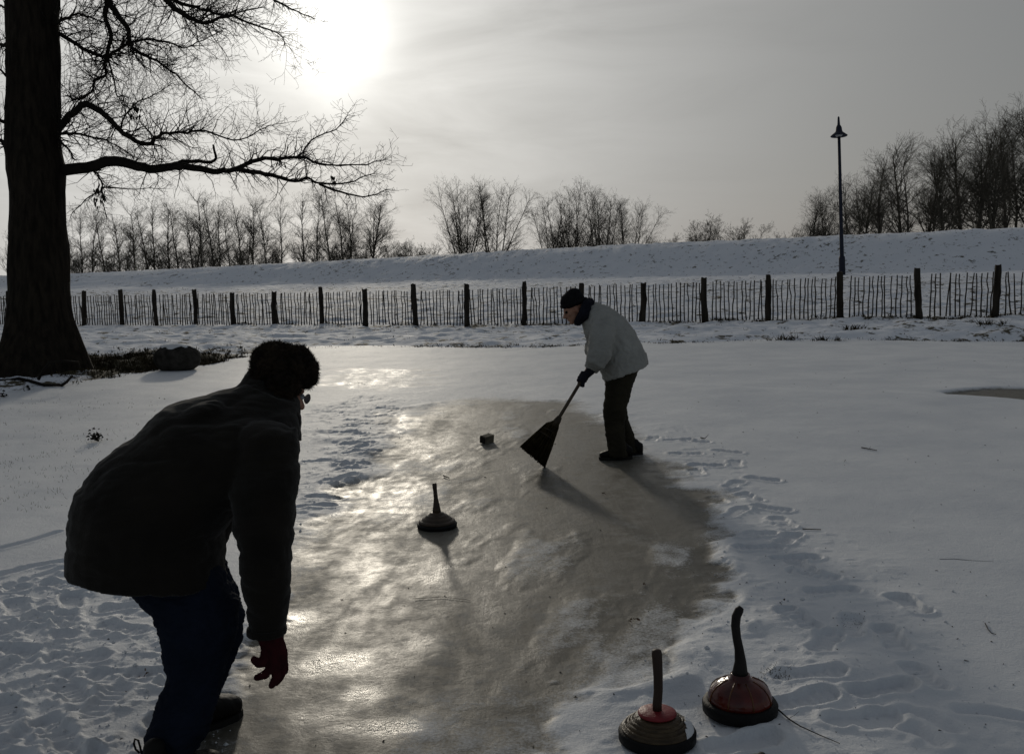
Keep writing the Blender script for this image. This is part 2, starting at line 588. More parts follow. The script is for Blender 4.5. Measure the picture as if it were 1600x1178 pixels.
FX = np.array([-300, -43.7, -21, 0, 15.4, 26.7, 60, 300])
FOOT_Y = np.array([120, 86, 81, 70, 60, 52, 40, 30.0])
FOOT_Z = np.array([0.35, 0.35, 0.30, 0.58, 0.68, 0.76, 0.8, 0.8])
CX = np.array([-300, -48.8, -35, -23.6, -11, 0, 9.6, 20, 31.9, 70, 300])
CREST_Z = np.array([1.5, 1.50, 1.72, 2.03, 2.36, 2.68, 2.92, 3.03, 3.22, 3.4, 3.4])
FENCE_A, FENCE_B = Vector((-14.6, 34.0)), Vector((11.0, 22.8))


def ground_z(X, Y):
    """smooth height of the land outside the pond"""
    X = np.asarray(X, float)
    Y = np.asarray(Y, float)
    fy = np.interp(X, FX, FOOT_Y)
    fz = np.interp(X, FX, FOOT_Z)
    cz = np.interp(X, CX, CREST_Z)
    fence_y = np.interp(X, [-60, -14.6, 11.0, 40], [50, 34.0, 22.8, 12])
    fence_z = np.interp(X, [-60, -14.6, -1.2, 4, 8, 11.0, 40], [-0.1, -0.10, -0.02, 0.10, 0.2, 0.27, 0.6])
    t = np.clip((Y - fence_y) / np.maximum(fy - fence_y, 1), 0, 1)
    z = fence_z * (1 - t) + fz * t
    s = sstep(0.0, 1.0, (Y - fy) / 10.0)
    z = z * (1 - s) + cz * s
    back = sstep(0, 1, (Y - fy - 13.5) / 14.0)
    z = z * (1 - back) + 0.2 * back
    near = sstep(fence_y - 9, fence_y, Y)
    return z * near + 0.10 * (1 - near)


def land_z(X, Y):
    sd = poly_sd(X, Y, POND) + (fbm(np.asarray(X) * 2.2, np.asarray(Y) * 2.2, 40, 4) - 0.5) * 0.55
    zz = ground_z(X, Y)
    bump = (fbm(X * 1.3, Y * 1.3, 11, 4) - 0.5) * 0.20 + (fbm(X * 5.0, Y * 5.0, 21, 3) - 0.5) * 0.07
    far = np.clip(np.asarray(Y) / 60.0, 1, 3)
    zz = zz + bump * np.minimum(far, 1.6)
    rise = np.where(sd < 0, sd * 0.35, 0)
    bank = 0.012 + (np.maximum(zz, 0.03) - 0.012) * sstep(0, 1.1, sd)
    bank2 = bank * (1 - sstep(1.5, 5, sd)) + zz * sstep(1.5, 5, sd)
    return np.where(sd < 0, np.maximum(rise, -0.3), bank2)


def axis(breaks):
    out = [breaks[0][0]]
    for (a, da), (b, db) in zip(breaks[:-1], breaks[1:]):
        x = a
        while x < b - 1e-6:
            f = (x - a) / (b - a)
            x = min(b, x + da * (1 - f) + db * f)
            if b - x < 0.3 * db:
                x = b
            out.append(x)
    return np.array(sorted(set(out)))


xs = axis([(-400, 40), (-60, 1.2), (-20, 0.14), (0, 0.10), (14, 0.12), (35, 0.5), (80, 3), (400, 40)])
ys = axis([(-120, 15), (-12, 1.5), (10, 0.25), (13, 0.07), (24, 0.08), (36, 0.16), (60, 0.35), (90, 0.5), (130, 2.0), (900, 60)])
XX, YY = np.meshgrid(xs, ys)
Z = land_z(XX, YY)
me = grid_mesh("meadow", xs, ys, Z)
sdp = poly_sd(XX, YY, POND)
# dead grass and leaf litter show along the shore, thickest between the big tree and the boulder
tree_base = at(66, 581, 0.08)
litter = np.exp(-(((XX - (tree_base.x + 1.6)) / 2.6) ** 2 + ((YY - (tree_base.y + 1.4)) / 1.5) ** 2)) * 0.42
shore = np.exp(-(np.maximum(sdp, 0) / 0.30) ** 2) * 0.10 + np.exp(-(np.maximum(sdp, 0) / 2.5) ** 2) * 0.03
dist_f = np.abs((XX - FENCE_A.x) * (FENCE_B.y - FENCE_A.y) - (YY - FENCE_A.y) * (FENCE_B.x - FENCE_A.x)) / (FENCE_B - FENCE_A).length
fence_line = np.exp(-(dist_f / 0.22) ** 2) * 0.10
path = -0.14 * np.exp(-((YY - np.interp(XX, FX, FOOT_Y) + 3.0) / 3.2) ** 2)
behind = 0.035 * sstep(0.0, 6.0, YY - np.interp(XX, [-60, -14.6, 11.0, 40], [50, 34.0, 22.8, 12])) * sstep(12.0, 2.0, YY - np.interp(XX, FX, FOOT_Y) + 14)
grass_v = np.clip(behind + litter + shore + fence_line + path + (fbm(XX * 0.4, YY * 0.25, 77, 3) - 0.5) * 0.12, -0.3, 0.6)
a = me.attributes.new('grass', 'FLOAT', 'POINT')
a.data.foreach_set('value', grass_v.ravel().astype(np.float32))
land = link("meadow", me, M['meadow'])
tag(land, "snow covered meadow and dike slope with dark grass showing", None, kind='structure')


def land_at(x, y):
    return float(land_z(np.array([x]), np.array([y]))[0])


# the pond: ice at z = 0 with a thin snow cover that has been swept off the lane
LANE = [g2(690, 628), g2(640, 640), g2(612, 690), g2(600, 720), g2(545, 775), g2(500, 815), g2(462, 858), g2(452, 930), g2(425, 985),
        g2(385, 1060), g2(355, 1110), g2(330, 1190), g2(300, 1300), g2(820, 1300), g2(860, 1178), g2(935, 1100), g2(985, 1062), g2(1045, 1010),
        g2(1075, 965), g2(1105, 920), g2(1130, 860), g2(1128, 800), g2(1085, 760), g2(1030, 722), g2(985, 690), g2(955, 655), g2(900, 632),
        g2(800, 625)]
DARK_PATCH = [g2(1462, 616), g2(1540, 610), g2(1700, 608), g2(1900, 620), g2(1900, 660), g2(1700, 642), g2(1600, 631), g2(1500, 623)]
FAR_GLINT = [g2(490, 585), g2(560, 575), g2(650, 578), g2(700, 588), g2(690, 602), g2(600, 610), g2(520, 606), g2(480, 598)]
TRAMPLED = [g2(-300, 900), g2(0, 905), g2(120, 880), g2(260, 920), g2(370, 960), g2(380, 1060), g2(330, 1200), g2(300, 1500), g2(-900, 1500)]
RIGHT_STRIP = [g2(1000, 660), g2(1060, 665), g2(1180, 735), g2(1290, 850), g2(1480, 930), g2(1500, 1050), g2(1620, 1130), g2(1700, 1300),
               g2(900, 1300), g2(900, 1120), g2(1010, 1040), g2(1080, 970), g2(1140, 850), g2(1120, 770)]
LEFT_STRIP = [g2(480, 640), g2(560, 615), g2(650, 628), g2(615, 700), g2(545, 775), g2(470, 850), g2(450, 800), g2(470, 720)]

pxs = axis([(-22, 1.0), (-7, 0.09), (-3.0, 0.012), (0, 0.011), (3.0, 0.012), (8, 0.10), (22, 1.0)])
pys = axis([(-11, 1.5), (1.0, 0.15), (2.5, 0.012), (3.2, 0.0095), (5.2, 0.011), (9, 0.03), (14, 0.06), (24, 0.12)])
XX, YY = np.meshgrid(pxs, pys)
edge_n = (fbm(XX * 2.0, YY * 2.0, 3, 5) - 0.5) * 0.75 + (fbm(XX * 9, YY * 9, 9, 3) - 0.5) * 0.14
sd_lane = poly_sd(XX, YY, LANE) + edge_n * 0.8
sd_dark = poly_sd(XX, YY, DARK_PATCH) + (fbm(XX * 1.2, YY * 1.2, 5, 4) - 0.5) * 0.4
sd_gl = poly_sd(XX, YY, FAR_GLINT) + (fbm(XX * 1.5, YY * 3, 6, 4) - 0.5) * 1.6
soft = 0.15 + 0.09 * np.clip(YY - 6, 0, 6)
cover = sstep(-soft, soft * 0.9, sd_lane + (fbm(XX * 1.2, YY * 3.0, 4, 4) - 0.5) * 0.5 * np.clip((YY - 6) / 3, 0, 1))
cover = np.minimum(cover, 0.12 + 0.88 * sstep(-0.10, 0.10, sd_dark))
cover = np.minimum(cover, 0.60 + 0.40 * sstep(-0.5, 0.5, sd_gl))
# thin dust of snow left on the swept lane: streaks pushed along by the broom, more at the near end
u_ = XX * math.cos(0.25) - YY * math.sin(0.25)
v_ = XX * math.sin(0.25) + YY * math.cos(0.25)
dust = fbm(u_ * 2.4, v_ * 0.9, 31, 5)
near_dust = sstep(4.3, 3.5, YY) * (0.30 + 0.55 * sstep(-0.7, 0.1, XX))
cover = np.maximum(cover, np.clip((dust - 0.56) * 2.2, 0, 0.42) + near_dust * fbm(XX * 3, YY * 3, 8, 4))
depth_s = 0.016 + 0.010 * fbm(XX * 0.8, YY * 0.8, 12, 3)
z = cover * depth_s
# drifts: a long low dune across the right half and gentle waves elsewhere
dr0, dr1 = np.array(g2(1010, 598)), np.array(g2(1640, 640))
dd = (dr1 - dr0) / np.linalg.norm(dr1 - dr0)
nn = np.array([-dd[1], dd[0]])
sdr = (XX - dr0[0]) * nn[0] + (YY - dr0[1]) * nn[1]
along = (XX - dr0[0]) * dd[0] + (YY - dr0[1]) * dd[1]
wob = (fbm(along * 0.5, sdr * 0.0, 15, 3) - 0.5) * 1.0
dune = np.where(sdr + wob < 0, np.exp(-((sdr + wob) / 1.4) ** 2), np.exp(-((sdr + wob) / 0.28) ** 2)) * 0.055 * sstep(-1.0, 1.5, along)
z += dune * sstep(-0.05, 0.25, sd_dark)
z += cover * (fbm(XX * 0.35, YY * 0.5, 18, 3) - 0.5) * 0.05 * sstep(8, 12, YY)
z += cover * (fbm(XX * 3.2, YY * 3.2, 19, 4) - 0.5) * 0.010
tr = np.maximum.reduce([sstep(0.12, -0.25, poly_sd(XX, YY, TRAMPLED) + edge_n * 0.5),
                        sstep(0.10, -0.15, poly_sd(XX, YY, RIGHT_STRIP) + edge_n * 0.5) * 0.45,
                        sstep(0.15, -0.25, poly_sd(XX, YY, LEFT_STRIP) + edge_n * 0.5) * 0.8]) * cover
z += tr * ((fbm(XX * 4.5, YY * 5.0, 51, 4, 0.5) - 0.5) * 0.024 + np.maximum(fbm(XX * 13, YY * 13, 53, 4) - 0.52, 0) * 0.060)
# ridges of swept snow beside the lane, towards the ice stocks
rim = np.exp(-((sd_lane - 0.10) / 0.09) ** 2) * sstep(0.45, 0.75, fbm(XX * 1.6, YY * 1.6, 61, 3)) * cover
z += rim * 0.020
heap = [(1090, 1030, 0.20, 0.030), (1180, 985, 0.16, 0.028), (1240, 965, 0.14, 0.022), (1330, 1050, 0.20, 0.028), (1400, 1000, 0.18, 0.022),
        (1060, 1075, 0.16, 0.024), (1290, 1085, 0.18, 0.022), (1440, 1085, 0.15, 0.02), (1225, 1150, 0.17, 0.018), (570, 715, 0.30, 0.022),
        (555, 745, 0.28, 0.022), (520, 690, 0.35, 0.018)]
for (hx, hy, hr, hh) in heap:
    c = g2(hx, hy)
    r2 = ((XX - c[0]) ** 2 + ((YY - c[1]) * 1.3) ** 2) / hr ** 2
    z += hh * np.exp(-r2 * 1.6) * (0.5 + fbm(XX * 7, YY * 7, 71, 4)) * sstep(0.2, 0.6, cover)


def shoe_print(x, y, ang, L=0.29, Wd=0.105, dep=0.017):
    global z, cover
    i0, i1 = np.searchsorted(pxs, (x - 0.28, x + 0.28))
    j0, j1 = np.searchsorted(pys, (y - 0.28, y + 0.28))
    if i1 - i0 < 3 or j1 - j0 < 3:
        return
    lx = XX[j0:j1, i0:i1] - x
    ly = YY[j0:j1, i0:i1] - y
    ca, sa = math.cos(ang), math.sin(ang)
    a_ = lx * ca + ly * sa
    b_ = -lx * sa + ly * ca
    wob2 = (vnoise(XX[j0:j1, i0:i1] * 30, YY[j0:j1, i0:i1] * 30, 5) - 0.5) * 0.016
    sole = np.maximum(np.abs(a_) - (L / 2 - Wd / 2), 0)
    waist = 1.0 - 0.22 * np.exp(-((a_ + 0.03) / 0.05) ** 2)
    d_ = np.sqrt(sole ** 2 + (b_ / waist) ** 2) - Wd / 2 + wob2
    inside = sstep(0.006, -0.008, d_)
    rim_ = np.exp(-((d_ - 0.020) / 0.014) ** 2)
    tread = (0.5 + 0.5 * np.sin(a_ * 2 * math.pi / 0.04)) * 0.008
    zz = z[j0:j1, i0:i1]
    cv = cover[j0:j1, i0:i1]
    z[j0:j1, i0:i1] = zz + cv * (-(dep * 1.25 - tread) * inside + 0.009 * rim_)


prints = [(1020, 688), (1088, 693), (1137, 709), (1149, 728), (1071, 712), (1103, 730), (1088, 740), (1192, 753), (1147, 761), (1170, 781),
          (1122, 784), (1149, 806), (1223, 822), (1185, 862), (1179, 841), (1244, 878), (1250, 891), (1232, 847), (1205, 800), (1060, 690),
          (1249, 976), (1265, 1063), (1253, 1103), (1443, 1067), (1300, 930), (1330, 985), (1270, 905), (1290, 1010)]
for (a_, b_) in prints:
    c = g2(a_, b_)
    shoe_print(c[0], c[1], R.uniform(-0.7, 0.5) + (math.pi / 2 if R.random() < 0.45 else 0), dep=R.uniform(0.010, 0.018))
for (a_, b_, an) in [(1420, 950, 1.75), (1392, 1004, 1.5), (1380, 1086, 0.25), (1160, 1170, 0.3), (1350, 1130, 0.1)]:
    c = g2(a_, b_)
    shoe_print(c[0], c[1], an, dep=0.026, Wd=0.115)
for _ in range(34):
    a_, b_ = R.uniform(-20, 340), R.uniform(905, 1230)
    c = g2(a_, b_)
    shoe_print(c[0], c[1], R.uniform(-0.4, 2.4), dep=R.uniform(0.008, 0.020))
for _ in range(26):
    t = R.random()
    a_ = 480 + 120 * R.random() + 30 * (1 - t)
    b_ = 640 + 160 * t
    c = g2(min(a_, 640 - 150 * t), b_)
    shoe_print(c[0], c[1], R.uniform(-0.5, 0.9), dep=R.uniform(0.012, 0.02))
# long skid marks of a dragged heel
for pl in ([(1350, 1142), (1385, 1140), (1430, 1150), (1470, 1172)], [(1500, 1118), (1540, 1120), (1600, 1130)], [(1415, 1120), (1450, 1128), (1490, 1150)],
           [(0, 862), (45, 850), (90, 836)], [(0, 905), (50, 890), (110, 880)], [(0, 925), (60, 905), (100, 893)]):
    pl2 = [g2(*q) for q in pl]
    dmin = np.full(XX.shape, 9.0)
    for p0, p1 in zip(pl2[:-1], pl2[1:]):
        ex, ey = p1[0] - p0[0], p1[1] - p0[1]
        t = np.clip(((XX - p0[0]) * ex + (YY - p0[1]) * ey) / (ex * ex + ey * ey), 0, 1)
        dmin = np.minimum(dmin, np.hypot(XX - p0[0] - t * ex, YY - p0[1] - t * ey))
    z += cover * (-0.018 * np.exp(-(dmin / 0.022) ** 2) + 0.008 * np.exp(-((dmin - 0.05) / 0.02) ** 2))
z = np.maximum(z, 0.0005 + 0.0 * z)
z += (fbm(XX * 2.3, YY * 1.2, 91, 4) - 0.5) * 0.004
pond_me = grid_mesh("frozen_pond", pxs, pys, z)
a = pond_me.attributes.new('snow', 'FLOAT', 'POINT')
a.data.foreach_set('value', np.clip(cover, 0, 1).ravel().astype(np.float32))
polish = np.zeros(XX.shape)
for (hx, hy, rx, ry, am) in [(525, 1038, .16, .14, 1.0), (590, 1140, .20, .07, .9), (560, 1085, .10, .08, .6), (470, 965, .14, .18, .6), (575, 905, .16, .25, .15), (545, 800, .18, .2, .3),
                             (500, 1120, .12, .10, .5), (650, 1010, .14, .16, .45), (690, 900, .12, .25, .45)]:
    c = g2(hx, hy)
    polish = np.maximum(polish, am * np.exp(-(((XX - c[0]) / rx) ** 2 + ((YY - c[1]) / ry) ** 2)))
polish = np.clip(polish * (0.4 + 1.2 * fbm(XX * 9, YY * 9, 44, 4)), 0, 1)
a = pond_me.attributes.new('polish', 'FLOAT', 'POINT')
a.data.foreach_set('value', polish.ravel().astype(np.float32))
pond = link("frozen_pond", pond_me, M['pond'])
tag(pond, "frozen pond with thin trampled snow and a swept ice lane", None, kind='structure')
PZ = z


def pond_at(x, y):
    i = int(np.clip(np.searchsorted(pxs, x), 0, len(pxs) - 1))
    j = int(np.clip(np.searchsorted(pys, y), 0, len(pys) - 1))
    return float(PZ[j, i])


# dead grass along the shore and the fence, litter under the big tree: uncountable
tb = TB()


def blade_tuft(x, y, zg, n, h, spread):
    for _ in range(n):
        a = R.uniform(0, 6.283)
        r = R.uniform(0, spread)
        b = Vector((x + r * math.cos(a), y + r * math.sin(a), zg - 0.01))
        lean = Vector((R.gauss(0, 0.5), R.gauss(0, 0.5), 1)).normalized()
        hh = h * R.uniform(0.4, 1.1)
        w = R.uniform(0.004, 0.009) * (1 + y / 22.0)
        s = Vector((math.cos(a + 1.57), math.sin(a + 1.57), 0)) * w
        tip = b + lean * hh + Vector((R.gauss(0, 0.2), R.gauss(0, 0.2), -0.1)) * hh
        tb.tri(b - s, b + s, tip)


cand = []
for _ in range(2600):
    x = tree_base.x + 1.5 + R.gauss(0, 2.0)
    y = tree_base.y + 1.3 + R.gauss(0, 1.0)
    cand.append((x, y, 7, 0.10, 0.12))
for _ in range(1100):
    i = R.randint(3, 13)
    p0, p1 = POND[i], POND[(i + 1) % len(POND)]
    t = R.random()
    off = abs(R.gauss(0, 0.16))
    x = p0[0] + (p1[0] - p0[0]) * t
    y = p0[1] + (p1[1] - p0[1]) * t + off
    cand.append((x, y, 5, 0.055, 0.10))
for _ in range(900):
    t = R.random()
    p = FENCE_A + (FENCE_B - FENCE_A) * (t * 1.1 - 0.05)
    cand.append((p.x + R.gauss(0, 0.1), p.y + R.gauss(0, 0.16), 5, 0.10, 0.10))
for _ in range(2400):
    x, y = R.uniform(-45, 35), R.uniform(20, 80)
    cand.append((x, y, 4, 0.07, 0.18))
for (px, py) in ((1228, 528), (1293, 529), (1330, 520), (1540, 520)):
    c = at(px, py, 0.08)
    for _ in range(12):
        cand.append((c.x + R.gauss(0, 0.14), c.y + R.gauss(0, 0.08), 8, 0.17, 0.1))
ca = np.array([(c[0], c[1]) for c in cand])
sdc = poly_sd(ca[:, 0], ca[:, 1], POND)
zc = land_z(ca[:, 0], ca[:, 1])
for c, s, zz in zip(cand, sdc, zc):
    if s > -0.05 and zz > -0.02:
        blade_tuft(c[0], c[1], zz, c[2], c[3], c[4])
grass = link("dead_grass", tb.mesh("dead_grass", False), M['grass'])
tag(grass, "dead brown grass and leaf litter poking through snow along the shore", "grass", kind='stuff')

# ------------------------------------------------------------------ bare trees
def perp(d):
    a = Vector((R.gauss(0, 1), R.gauss(0, 1), R.gauss(0, 1)))
    a -= d * a.dot(d)
    return a.normalized() if a.length > 1e-6 else d.orthogonal().normalized()


def grow(tb, p, d, L, r, lvl, wig=0.25, trop=0.0, dens=3.0, angle=(35, 70), ratio=(0.35, 0.6), rmin=0.003, seg=0.12, start=0.2,
         sides=3, droop=0.0, wind=Vector((0, 0, 0))):
    n = max(3, min(9, int(L / seg)))
    pts = [p.copy()]
    rad = [r]
    q = p.copy()
    d = d.normalized()
    dirs = [d.copy()]
    for i in range(n):
        d = (d + perp(d) * R.gauss(0, wig) + Vector((0, 0, trop - droop * (i / n))) + wind * (i / n)).normalized()
        q = q + d * (L / n)
        pts.append(q.copy())
        dirs.append(d.copy())
        rad.append(max(rmin, r * (1 - 0.8 * (i + 1) / n)))
    tb.tube(pts, rad, sides, cap=False)
    if lvl <= 0:
        return
    k = max(1, int(L * dens + R.random()))
    for _ in range(k):
        t = start + (1 - start) * R.random()
        i = min(n - 1, int(t * n))
        f = t * n - i
        bp = pts[i].lerp(pts[i + 1], f)
        bd = dirs[i + 1]
        an = math.radians(R.uniform(*angle))
        nd = bd * math.cos(an) + perp(bd) * math.sin(an)
        grow(tb, bp, nd, L * R.uniform(*ratio) * (1.05 - 0.45 * t), max(rmin, rad[i] * 0.55), lvl - 1, wig * 1.1, trop, dens * 1.55, angle,
             ratio, rmin, seg * 0.7, 0.12, 3, droop, wind)


def far_tree_mesh(kind, seed):
    """unit-height (1.0 = 10 m) bare tree: trunk and crown meshes"""
    R.seed(seed)
    tr, cr = TB(), TB()
    if kind == 'slender':
        lean = Vector((R.uniform(-0.16, 0.18), R.uniform(-0.1, 0.1), 1)).normalized()
        stems = [(Vector((0, 0, -0.5)), lean, 10.2, 0.12)]
        if R.random() < 0.6:
            stems.append((Vector((0.2, 0.1, -0.5)), Vector((R.uniform(-0.25, 0.3), R.uniform(-0.2, 0.2), 1)), 8.2, 0.09))
        c0, clen, cl_n, ang = 0.14, (2.2, 3.8), 46, (20, 52)
    elif kind == 'willow':
        stems = []
        for k in range(R.randint(5, 7)):
            an = 6.283 * k / 6 + R.uniform(-0.4, 0.4)
            s = R.uniform(0.08, 0.50)
            stems.append((Vector((0.25 * math.cos(an), 0.25 * math.sin(an), -0.5)), Vector((s * math.cos(an), s * math.sin(an), 1)),
                          R.uniform(8.2, 10.4), 0.10))
        c0, clen, cl_n, ang = 0.12, (2.0, 3.6), 28, (20, 55)
    elif kind == 'wood':
        stems = [(Vector((0, 0, -0.5)), Vector((R.uniform(-0.16, 0.10), R.uniform(-0.1, 0.1), 1)), 9.6, 0.16)]
        if True:
            stems.append((Vector((0.15, 0.1, -0.4)), Vector((R.uniform(-0.30, 0.25), R.uniform(-0.2, 0.2), 1)), 8.6, 0.12))
        c0, clen, cl_n, ang = 0.28, (2.4, 4.2), 34, (22, 58)
    else:   # round bush
        stems = []
        for k in range(7):
            an = 6.283 * k / 7 + R.uniform(-0.4, 0.4)
            s = R.uniform(0.2, 1.0)
            stems.append((Vector((0.3 * math.cos(an), 0.3 * math.sin(an), -0.5)), Vector((s * math.cos(an), s * math.sin(an), 1)),
                          R.uniform(7, 9.5), 0.12))
        c0, clen, cl_n, ang = 0.15, (2.0, 3.4), 26, (25, 60)
    wind = Vector((0.10, 0, 0.0)) if kind in ('slender', 'wood') else Vector((0, 0, 0))
    for (p, d, L, r) in stems:
        n = 9
        pts, rad = [p.copy()], [r]
        q, dd_ = p.copy(), d.normalized()
        ds = [dd_.copy()]
        for i in range(n):
            dd_ = (dd_ + perp(dd_) * R.gauss(0, 0.06) + Vector((0, 0, 0.05))).normalized()
            q = q + dd_ * L / n
            pts.append(q.copy())
            ds.append(dd_.copy())
            rad.append(r * (1 - 0.86 * (i + 1) / n))
        tr.tube(pts, rad, 5)
        for _ in range(cl_n):
            t = c0 + (1 - c0) * R.random() ** 0.8
            i = min(n - 1, int(t * n))
            bp = pts[i].lerp(pts[i + 1], t * n - i)
            an = math.radians(R.uniform(*ang))
            nd = ds[i + 1] * math.cos(an) + perp(ds[i + 1]) * math.sin(an)
            grow(cr, bp, nd, R.uniform(*clen) * (1.15 - 0.6 * t), max(0.02, rad[i] * 0.5), 2, 0.18, 0.04, 2.5, (20, 60), (0.42, 0.68), 0.0050 if kind != 'bush' else 0.010,
                 0.5, 0.15, 3, 0.0, wind)
    zmax = max(max(v[2] for v in tr.v), sorted(v[2] for v in cr.v)[int(len(cr.v) * 0.995)])
    k_ = 10.0 / zmax
    for m_ in (tr, cr):
        m_.v = [(v[0] * k_, v[1] * k_, v[2] * k_) for v in m_.v]
    return tr.mesh("trunk"), cr.mesh("crown")


PROTO = {}
for kind, cnt in (('slender', 6), ('willow', 4), ('wood', 6), ('bush', 2)):
    PROTO[kind] = [far_tree_mesh(kind, 100 + 13 * i + len(kind)) for i in range(cnt)]
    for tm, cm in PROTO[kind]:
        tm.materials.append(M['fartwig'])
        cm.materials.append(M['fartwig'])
R.seed(99)
ORD = ['first', 'second', 'third', 'fourth', 'fifth', 'sixth', 'seventh', 'eighth', 'ninth', 'tenth', 'eleventh', 'twelfth', 'thirteenth',
       'fourteenth', 'fifteenth', 'sixteenth', 'seventeenth', 'eighteenth', 'nineteenth', 'twentieth']


def far_tree(px, ytop, D, kind, idx, label, group, wide=1.0):
    top = atd(px, ytop, D)
    zb = land_at(top.x, top.y)
    h = top.z - zb
    t = thing("bare_tree" if kind != 'bush' else "bare_bush", (top.x, top.y, zb), label, "tree" if kind != 'bush' else "bush", group)
    s = h / 10.0
    t.scale = (s * wide * (-1 if False else 1), s * wide, s)
    t.rotation_euler = (0, 0, R.uniform(-0.5, 0.5) if kind in ('wood', 'slender') else R.uniform(0, 6.28))
    tm, cm = PROTO[kind][idx % len(PROTO[kind])]
    link("trunk", tm, None, t)
    link("crown", cm, None, t)


row = [(103, 338), (118, 326), (136, 322), (158, 322), (183, 314), (203, 316), (222, 318), (240, 308), (258, 302), (276, 310), (292, 312),
       (310, 296), (326, 304), (340, 318)]
for i, (px, yt) in enumerate(row):
    far_tree(px + R.uniform(-6, 6), yt + R.uniform(-4, 10), R.uniform(108, 134), 'slender', i, ORD[i] + " slender bare tree right of the big trunk, under its limbs", "slender trees behind the dike", 1.2)
far_tree(4, 345, 120, 'slender', 2, "slender bare tree behind the dike, left of the big trunk", "slender trees behind the dike")
row2 = [(356, 318), (372, 303), (392, 302), (412, 308), (436, 306)]
for i, (px, yt) in enumerate(row2):
    far_tree(px, yt, R.uniform(104, 116), 'slender', i + 3, ORD[i] + " bare tree from left in the middle clump behind the limb's tips",
             "middle clump behind the dike", 1.1)
row3 = [(468, 296), (490, 300), (513, 282), (532, 300), (548, 298), (574, 308)]
for i, (px, yt) in enumerate(row3):
    far_tree(px, yt, R.uniform(100, 110), 'slender' if i < 5 else 'wood', i + 1,
             ORD[i] + " bare tree from left in the clump below the longest limb's end", "clump below the limb's end", 1.1)
for i, (px, yt) in enumerate([(612, 378), (640, 374), (662, 380)]):
    far_tree(px, yt, 118, 'bush', i, ["leftmost", "middle", "rightmost"][i] + " of three low faint bushes left of the willow pair", "low bushes on the dike")
for i, (px, yt) in enumerate([(722, 278), (770, 278)]):
    far_tree(px, yt, 100 + i, 'willow', i, ["left", "right"][i] + " willow of the fan shaped bare pair in the middle", "willow pair", 0.95)
for i, (px, yt) in enumerate([(862, 304), (892, 284), (940, 287), (985, 308)]):
    far_tree(px, yt, R.uniform(96, 104), 'willow', i + 2,
             ORD[i] + " bare tree from left in the clump above the sweeping person", "clump above the sweeper", 1.0)
far_tree(1046, 366, 112, 'bush', 0, "low faint bush on the dike left of the round bushes", "low bushes on the dike")
far_tree(1098, 338, 104, 'bush', 1, "larger dark round bush on the dike skyline", "round bushes", 1.0)
far_tree(1152, 344, 106, 'bush', 0, "smaller round bush on the dike skyline, right of the larger", "round bushes", 1.0)
far_tree(1226, 364, 110, 'bush', 1, "low faint bush on the dike left of the lamp", "low bushes on the dike")
wood = [(1266, 312), (1298, 294), (1330, 276), (1352, 260), (1380, 238), (1418, 212), (1450, 228), (1486, 222),
        (1512, 192), (1538, 174), (1562, 196), (1586, 172), (1606, 168), (1640, 150)]
for i, (px, yt) in enumerate(wood):
    far_tree(px, yt, R.uniform(84, 98), 'wood', i, ORD[i] + " bare tree from left in the dark wood beyond the lamp",
             "wood beyond the lamp", 1.1)
und = [(1275, 352), (1340, 345), (1402, 338), (1475, 330), (1560, 322)]
for i, (px, yt) in enumerate(und):
    far_tree(px, yt, R.uniform(92, 100), 'bush', i, ORD[i] + " bush from left in the undergrowth of the dark wood", "undergrowth of the wood", 0.8)

for i, (px, yt) in enumerate([(124, 392), (168, 388), (206, 392), (248, 384), (296, 386), (334, 388), (380, 384), (424, 386), (482, 380), (528, 378), (560, 376)]):
    far_tree(px, yt, R.uniform(118, 126), 'bush', i, ORD[i] + " faint bush from left in the undergrowth below the low limb", "undergrowth below the limb", 1.2)

# ------------------------------------------------------------------ the big tree on the left
TD = depth(tree_base)
PXM = FPX / TD
big = thing("bare_oak_tree", (tree_base.x, tree_base.y, 0.0), "big dark bare tree with thick trunk and long low limb at left", "tree")
inv = Vector(big.location)
prof = [(640, 64, 78), (592, 65, 74), (575, 64, 68), (540, 63, 58.5), (500, 63, 48.5), (450, 62, 44), (400, 60, 43), (350, 59, 40.5), (300, 59, 39.5),
        (265, 57, 42.5), (235, 53, 42), (200, 52, 40), (130, 52, 39), (60, 51, 38.5), (0, 51, 38), (-60, 51, 37), (-160, 52, 35), (-300, 53, 31),
        (-450, 52, 26), (-620, 50, 20), (-800, 48, 12), (-950, 47, 5)]
NS = 40
V, Fq = [], []
fine = []
for (y0, x0, r0), (y1, x1, r1) in zip(prof[:-1], prof[1:]):
    n = max(2, int(abs(y0 - y1) / 9))
    for i in range(n):
        f = i / n
        fine.append((y0 + (y1 - y0) * f, x0 + (x1 - x0) * f, r0 + (r1 - r0) * f))
fine.append(prof[-1])
for j, (yy, xx, rr) in enumerate(fine):
    c = atd(xx, yy, TD)
    flare = max(0.0, (yy - 470) / 130.0)
    for k in range(NS):
        t = 2 * math.pi * k / NS
        root = 1 + flare ** 1.5 * 0.16 * math.sin(t * 5 + 0.8)
        r = rr / PXM * root
        nz = mnoise.fractal(Vector((math.cos(t) * 2.2, math.sin(t) * 2.2, c.z * 1.2)), 1.0, 2.0, 4) * 0.030
        ridge = abs(math.sin(t * 11 + mnoise.noise(Vector((t, c.z * 0.8, 0))) * 4)) * 0.018
        r += nz + ridge - 0.010
        V.append((c.x + math.cos(t) * r - inv.x, c.y + math.sin(t) * r - inv.y, c.z - inv.z))
for j in range(len(fine) - 1):
    for k in range(NS):
        a0 = j * NS + k
        b0 = j * NS + (k + 1) % NS
        Fq.append((a0, b0, b0 + NS, a0 + NS))
link("trunk", fast_mesh("trunk", V, Fq), M['bark'], big)

